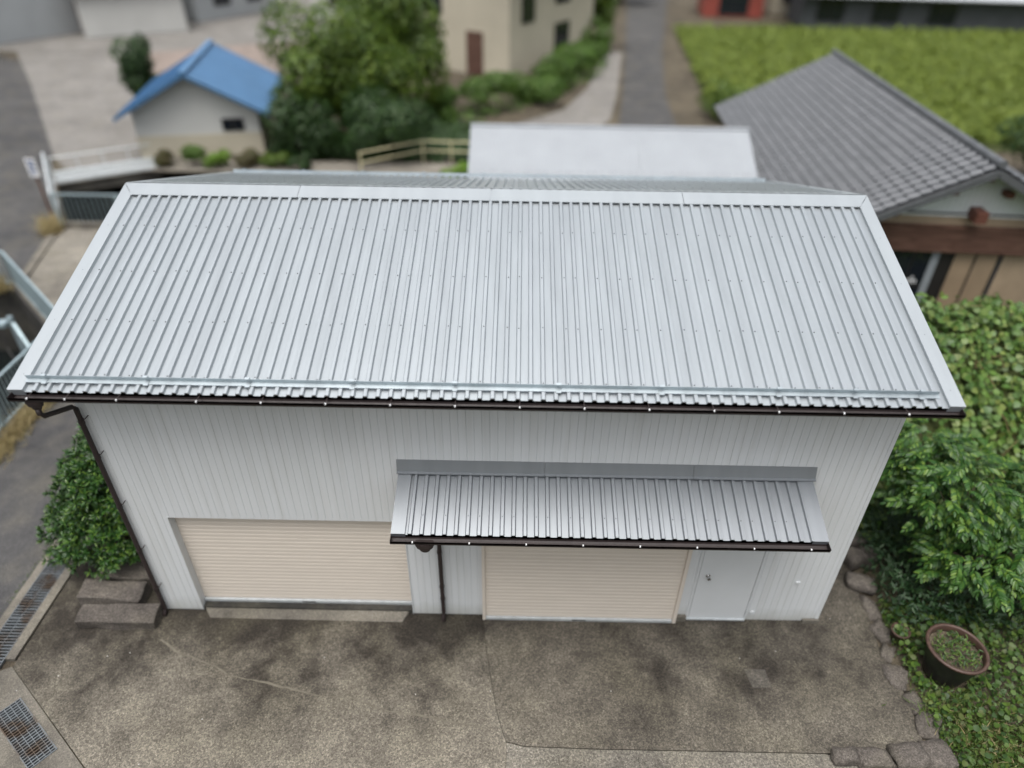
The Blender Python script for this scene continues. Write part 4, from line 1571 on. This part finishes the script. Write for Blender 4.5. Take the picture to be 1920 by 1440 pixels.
mb.build('curtain', 'curtain', wn)
stk = MB().box(-.80, -.55, .487, .4905, 1.24, 1.33).build('sticker', 'paper_white', wn)
MB().box(-.70, -.64, .487, .4905, 1.36, 1.41).build('sticker', 'paper_white', wn)
for i in range(4):
    MB().box(-.78 + .055 * i, -.745 + .055 * i, .485, .4868, 1.262, 1.305).build('sticker_print', 'grey_trim', wn)
for a, b in ((.10, .54), (.59, 1.05)):
    MB().box(a, b, .495, .56, .1, 2.09).build('shutter_panel', 'tan_panel', nh)
MB().box(.062, .098, .485, .56, .1, 2.095).build('panel_post', 'dark_frame', nh)
MB().box(.545, .585, .485, .56, .1, 2.095).build('panel_post', 'dark_frame', nh)
MB().box(1.055, 1.095, .485, .56, .1, 2.095).build('panel_post', 'dark_frame', nh)
MB().box(.0, .24, .12, .53, 2.90, 3.14).build('purlin_end', 'purlin_red', nh)
for x, z in ((-.55, 3.52), (-1.66, 2.99), (.60, 3.5), (.06, 3.84)):
    MB().box(x - .075, x + .075, .26, .53, z - .06, z + .06).build('purlin_end', 'purlin_red', nh)

# ------------------------------------------------------------------ rear shed with pale corrugated roof
sh = thing('corrugated_shed', 'long low shed with pale fine-ribbed roof behind the warehouse', 'shed', (7.65, 13.9, 0))
SX = 3.93
RS = .5
shx = []
x = -SX
n = 5
for i in range(n):
    a, b = -SX + 2 * SX * i / n, -SX + 2 * SX * (i + 1) / n - .004
    kk = 26
    pr = []
    for j in range(kk * 4 + 1):
        u = a + (b - a) * j / (kk * 4)
        pr.append((u, .012 * (1 if (j % 4) in (1, 2) else 0)))
    m = len(pr)
    for sgn in (-1, 1):
        vs = [(u, sgn * q, 3.22 - q * RS + h) for q in (.0, 2.6) for u, h in pr]
        MB().add(vs, [(j, j + 1, m + j + 1, m + j) if sgn > 0 else (j, m + j, m + j + 1, j + 1) for j in range(m - 1)]).build('roof_sheet', 'pale_sheet', sh)
MB().tube([(-SX, 0, 3.235), (SX, 0, 3.235)], .05, 8).build('ridge_roll', 'pale_sheet', sh)
mb = MB()
vs = [(x, y, z) for x in (-SX + .12, SX - .12) for y, z in ((-2.35, 0), (2.35, 0), (2.35, 2.0), (0, 3.16), (-2.35, 2.0))]
mb.add(vs, [(0, 1, 2, 3, 4), (9, 8, 7, 6, 5)] + [(i, 5 + i, 5 + (i + 1) % 5, (i + 1) % 5) for i in range(5)])
mb.build('wall', 'plaster_grey', sh, fixn=True)
mb = MB()
rg = np.random.default_rng(77)
for q in (1.55, 2.0):
    for i in range(40):
        u = -SX + .2 + i * (2 * SX - .4) / 39 + rg.normal() * .02
        mb.box(u - .012, u + .012, -q - .012, -q + .012, 3.22 - q * RS, 3.22 - q * RS + .03)
tag(mb.build('roof_screws', 'grey_trim', sh), kind='stuff')


# ------------------------------------------------------------------ far houses
def gable_house(name, label, cat, loc, rz, hx, ln, ez, rzz, wallm, roofm, over=.45, wins=(), lower=None, door=None, group=None):
    """gable front towards local -Y; wins: (x0,x1,z0,z1) on the front, ('s',y0,y1,z0,z1) on the +X side"""
    e = thing(name, label, cat, loc, rz, group)
    mb = MB()
    vs = [(x, y, z) for y in (0, ln) for x, z in ((-hx, 0), (hx, 0), (hx, ez), (0, rzz), (-hx, ez))]
    mb.add(vs, [(0, 1, 2, 3, 4), (9, 8, 7, 6, 5)] + [(i, 5 + i, 5 + (i + 1) % 5, (i + 1) % 5) for i in range(5)])
    mb.build('wall', wallm, e, fixn=True)
    sl = (rzz - ez) / hx
    rf = None
    for sgn in (-1, 1):
        vs = [(sgn * u, v, rzz + .03 - u * sl + h) for h in (.0, .12) for v in (-over, ln + over) for u in (0, hx + over)]
        rf = MB().add(vs, [(0, 2, 3, 1), (4, 5, 7, 6), (0, 1, 5, 4), (2, 6, 7, 3), (0, 4, 6, 2), (1, 3, 7, 5)]).build('roof', roofm, e, fixn=True)
        k = int((ln + 2 * over) / .45)
        mb = MB()
        for i in range(k + 1):
            v = -over + (ln + 2 * over) * i / k
            mb.obox((0, v, rzz + .16), (sgn * (hx + over), v, rzz + .16 - (hx + over) * sl), .04, .035)
        tag(mb.build('roof_seams', roofm, rf), kind='stuff')
    MB().box(-.12, .12, -over - .02, ln + over + .02, rzz + .12, rzz + .24).build('ridge_cap', roofm, e)
    if lower:
        MB().box(-hx - .03, hx + .03, -.03, ln + .03, 0, lower[0]).build('lower_wall', lower[1], e)
    for wdn in wins:
        if wdn[0] == 's':
            _, y0, y1, z0, z1 = wdn
            f = MB().box(hx - .02, hx + .05, y0, y1, z0, z1).build('window', 'dark_frame', e)
            MB().box(hx + .05, hx + .06, y0 + .06, (y0 + y1) / 2 - .03, z0 + .06, z1 - .06).build('pane', 'window_glass', f)
            MB().box(hx + .05, hx + .06, (y0 + y1) / 2 + .03, y1 - .06, z0 + .06, z1 - .06).build('pane', 'window_glass', f)
        else:
            x0, x1, z0, z1 = wdn
            f = MB().box(x0, x1, -.05, .02, z0, z1).build('window', 'dark_frame', e)
            MB().box(x0 + .06, (x0 + x1) / 2 - .03, -.06, -.05, z0 + .06, z1 - .06).build('pane', 'window_glass', f)
            MB().box((x0 + x1) / 2 + .03, x1 - .06, -.06, -.05, z0 + .06, z1 - .06).build('pane', 'window_glass', f)
    if door:
        x0, x1, z1 = door
        MB().box(x0, x1, -.05, .02, 0, z1).build('door', 'brown_wood', e)
    return e


gable_house('blue_roofed_house', 'small house with bright blue gable roof beyond the walkway', 'house', (-7.15, 20.7, 0), rad(11), 2.25, 5.2, 1.75, 2.95, 'plaster_white', 'blue_roof', .5,
            [(.9, 1.7, .95, 1.4)], (.85, 'plaster_beige'))
gable_house('plaster_house', 'tall pale plaster house with slate roof by the curving path', 'house', (1.4, 36.5, 0), rad(-31), 3.6, 10, 5.2, 6.8, 'plaster_beige', 'slate_roof', .5,
            [(-2.4, -.8, 2.9, 4.3), ('s', 1.2, 2.6, 2.6, 4.6), ('s', 5.0, 6.8, .8, 2.2), ('s', 5.0, 6.8, 3.2, 4.4)], None, (.8, 1.9, 2.2))
gable_house('slate_roofed_house', 'low house with dark slate roof behind the bare earth lot', 'house', (-17.2, 55.5, 0), rad(62), 4.2, 9, 3.2, 5.0, 'plaster_grey', 'slate_roof', .6, [(-2.5, -.8, .9, 2.2), (.8, 2.5, .9, 2.2)])
gable_house('white_house', 'white walled house between the slate roofed house and big tree', 'house', (-7.5, 54, 0), rad(12), 3.4, 8, 4.6, 6.0, 'plaster_white', 'slate_roof', .4, [(-2.2, -.6, 1, 2.3), (.6, 2.2, 2.9, 4)])
gable_house('white_shed', 'white metal shed with pale roof on the far car park', 'shed', (-25.5, 47.0, 0), rad(-58), 2.8, 6.5, 2.6, 3.4, 'plaster_white', 'grey_sheet', .3, [(-1.6, -.2, 1, 2)], None, (.3, 1.5, 2.1))
gable_house('grey_apartment', 'big pale grey building behind the utility pole', 'building', (-34.5, 40.5, 0), rad(-30), 4.5, 12, 6.4, 7.4, 'plaster_grey', 'grey_sheet', .3, [(-3, -1.2, 1, 2.4), (1.2, 3, 1, 2.4), (-3, -1.2, 4, 5.4), (1.2, 3, 4, 5.4)])
gable_house('red_barn', 'dark red metal barn at the edge of the rice field', 'barn', (22.6, 58.5, 0), rad(-6), 2.4, 5, 2.6, 3.9, 'red_sheet', 'red_sheet', .3, [(-1.2, 1.2, .2, 2.1)])
gable_house('beige_house', 'small beige house between the red barn and long grey hall', 'house', (28.6, 60.5, 0), rad(-6), 2.2, 6, 2.6, 3.6, 'plaster_beige', 'grey_sheet', .3, [(-1.4, -.2, .9, 2), (.3, 1.5, .9, 2)])
gable_house('long_hall', 'long hall with pale grey roof and dark open front beyond the field', 'hall', (27.0, 56.5, 0), rad(-98), 3.0, 19, 2.6, 3.9, 'dark_wall', 'grey_sheet', .8, [('s', 1, 3, .6, 2.2), ('s', 5, 7, .6, 2.2), ('s', 9, 11, .6, 2.2)])
gable_house('grey_bungalow', 'grey roofed bungalow beyond the right edge of the field', 'house', (52.5, 50, 0), rad(20), 3.5, 8, 2.8, 4.2, 'plaster_white', 'slate_roof', .5, [(-2, -.5, .9, 2.1), (.5, 2, .9, 2.1)])

# utility pole with crossarm at the far left
ue = thing('utility_pole', 'grey concrete utility pole standing before the grey building', 'utility pole', (-25.6, 37.4, 0))
MB().tube([(0, 0, -.06), (0, 0, 9)], [.17, .11], 12).build('pole', 'pole_concrete', ue, smooth=True)
MB().obox((-.9, 0, 4.9), (.9, 0, 4.9), .09, .09).build('crossarm', 'zinc', ue)
MB().tube([(.3, -.1, 5.3), (.3, -.1, 6.2)], .2, 12).build('transformer', 'zinc', ue)
for x_ in (-.8, .8):
    MB().tube([(x_ + 24 * t_, 18 * t_, 4.95 - 4.5 * t_ * (1 - t_)) for t_ in [i / 12 for i in range(13)]], .014, 5).build('cable', 'dark_frame', ue)

# rice field
struct('field_soil', MB().poly([(14.4, 30), (16.8, 52), (24, 56), (60, 55), (60, 24), (33, 22), (18.5, 24)], None, -.03), 'dark_green_brown')
rg = np.random.default_rng(55)
n = 70000
q = np.stack([rg.uniform(13.6, 60, n), rg.uniform(23, 56, n)], 1)
ok = (q[:, 0] > 14.6 + (q[:, 1] - 30) * .1) & (q[:, 1] > 24 + np.maximum(0, 20 - q[:, 0])) & (q[:, 1] < 51.5)
q = q[ok]
n = len(q)
me = leaves_mesh('rice_plants', np.column_stack([q, rg.uniform(.1, .42, n)]), np.column_stack([rg.normal(size=n) * .45, rg.normal(size=n) * .45 - .2, np.ones(n)]), rg.uniform(.26, .52, n), 'clump', 'rice', rg=rg)
o = bpy.data.objects.new('rice_field', me)
C.objects.link(o)
tag(o, 'bright yellow-green rice field beyond the tiled house', None, None, 'stuff')

# ------------------------------------------------------------------ far trees and shrubs
tree('broadleaf_tree', 'tall olive-green broadleaf tree right beside the blue roofed house', (-2.1, 22.8), 5.2, (2.9, 2.4, 3.2), 'leaf_tree', 15000, .24, 101, trunk=.2)
tree('broadleaf_tree', 'highest rounded tree standing behind the olive-green one', (-.4, 26.5), 6.8, (2.6, 2.4, 3.6), 'leaf_tree', 12000, .26, 102, trunk=.2)
tree('evergreen_tree', 'deep green low tree in front of the olive-green tree', (-.5, 20.9), 2.7, (2.3, 1.5, 1.7), 'leaf_tree_deep', 9000, .18, 103, trunk=.12)
tree('evergreen_tree', 'deep green tree pressed against the blue roofed house wall', (-3.4, 20.7), 2.5, (1.5, 1.2, 1.5), 'leaf_tree_deep', 6000, .17, 104, trunk=.1)
tree('evergreen_tree', 'dark rounded tree behind the left slope of the blue roof', (-12.0, 27.2), 3.2, (1.4, 1.4, 1.6), 'leaf_tree_deep', 3200, .22, 105, trunk=.12)
HG = [(1.6, 26.6, 1.6, 1.5), (3.6, 28.2, 1.8, 1.7), (5.6, 30.0, 2.0, 1.8), (7.2, 32.6, 2.1, 1.9), (8.2, 35.8, 2.0, 1.7), (9.0, 39.2, 1.9, 1.5), (9.8, 43.0, 2.0, 1.5)]
for i, (x, y, h, r) in enumerate(HG):
    tree('hedge_shrub', 'leafy green shrub in the hedge along the pale curving path', (x, y), h, (r, r * .9, h * .62), 'leaf_hedge', 2200, .2, 120 + i, 'shrubs along the curving path', 'shrub', .06, 7)
tree('roadside_tree', 'dark tree overhanging the far end of the village road', (14.2, 66), 5.5, (3.6, 3, 2.8), 'leaf_tree_deep', 3500, .45, 131, trunk=.2)
tree('roadside_tree', 'slim green tree at the corner of the plaster house', (10.6, 46.5), 4.2, (1.1, 1.1, 2.1), 'leaf_tree', 2200, .3, 132, trunk=.12)
tree('field_tree', 'yellow-green tree behind the long hall', (50, 66), 6.5, (4.2, 3.5, 3.2), 'leaf_tree', 4200, .45, 133, trunk=.25)
tree('field_tree', 'dark green tree behind the grey bungalow', (58, 62), 7, (4, 3.5, 3.6), 'leaf_tree_deep', 4200, .45, 134, trunk=.25)
tree('field_tree', 'low shrub at the field corner by the road', (14.6, 27.4), 1.7, (1.4, 1.6, 1.0), 'leaf_tree', 2000, .2, 135, cat='shrub', trunk=.06)
tree('garden_shrub', 'rounded dark shrub beside the ridge end of the tiled house', (24.5, 19.5), 2.4, (2.4, 2, 1.4), 'leaf_tree_deep', 2600, .25, 136, cat='shrub', trunk=.08)
SHR = [(-8.3, 19.55, .75, .62, 'leaf_rust', 'rusty brown low shrub nearest the walkway end'), (-7.2, 19.7, .9, .7, 'leaf_hedge', 'mid green low shrub behind the culvert'),
       (-6.2, 19.4, .85, .62, 'leaf_lime', 'bright lime-green low shrub behind the culvert'), (-5.2, 19.7, .85, .75, 'leaf_rust', 'brownish low shrub beyond the lime-green one'),
       (-4.1, 19.6, .8, .7, 'leaf_tree', 'olive low shrub in front of the blue roofed house corner'), (-3.0, 19.4, .7, .6, 'leaf_tree_deep', 'dark low shrub at the foot of the olive-green tree')]
for i, (x, y, h, r, mt, lb) in enumerate(SHR):
    tree('low_shrub', lb, (x, y), h, (r, r * .8, h * .6), mt, 1600, .10, 150 + i, 'low shrubs behind the culvert', 'shrub', .03, 7)
tree('low_shrub', 'small bright shrub beside the pale corrugated shed', (2.9, 18.6), .7, (.8, .5, .45), 'leaf_lime', 1200, .10, 160, None, 'shrub', .03, 6)
patch('ground_cover', -4.6, 3.6, 20.5, 25.2, 9000, .2, 'clump', 'leaf_tree_deep', (.0, .35), 61, 'dark low leaf cover added to darken the ground beneath the broadleaf trees')  # dark leaves added to darken the bare soil under the crowns
patch('verge_plants', 1.0, 10.5, 25.5, 46, 5000, .25, 'clump', 'leaf_hedge', (.0, .3), 62, 'rough green verge at the foot of the path hedge',
      lambda p: np.abs(p[:, 0] - np.interp(p[:, 1], [25.5, 30, 36, 46], [1.0, 5.2, 8.2, 10.2])) < 1.5)
# pale yellow pipe guardrail behind the roof
ye = thing('pipe_guardrail', 'pale yellow pipe guardrail behind the warehouse roof', 'guardrail', (-.7, 19.0, 0))
pp = [Vector((0, 0, 0)), Vector((2.1, 1.55, 0)), Vector((3.2, 1.5, 0)), Vector((4.4, 1.45, 0))]
for p in pp:
    MB().tube([p + Vector((0, 0, -.06)), p + Vector((0, 0, .8))], .035, 8).build('post', 'yellow_pipe', ye)
for z in (.42, .78):
    MB().tube([p + Vector((0, 0, z)) for p in pp], .028, 8).build('rail', 'yellow_pipe', ye)
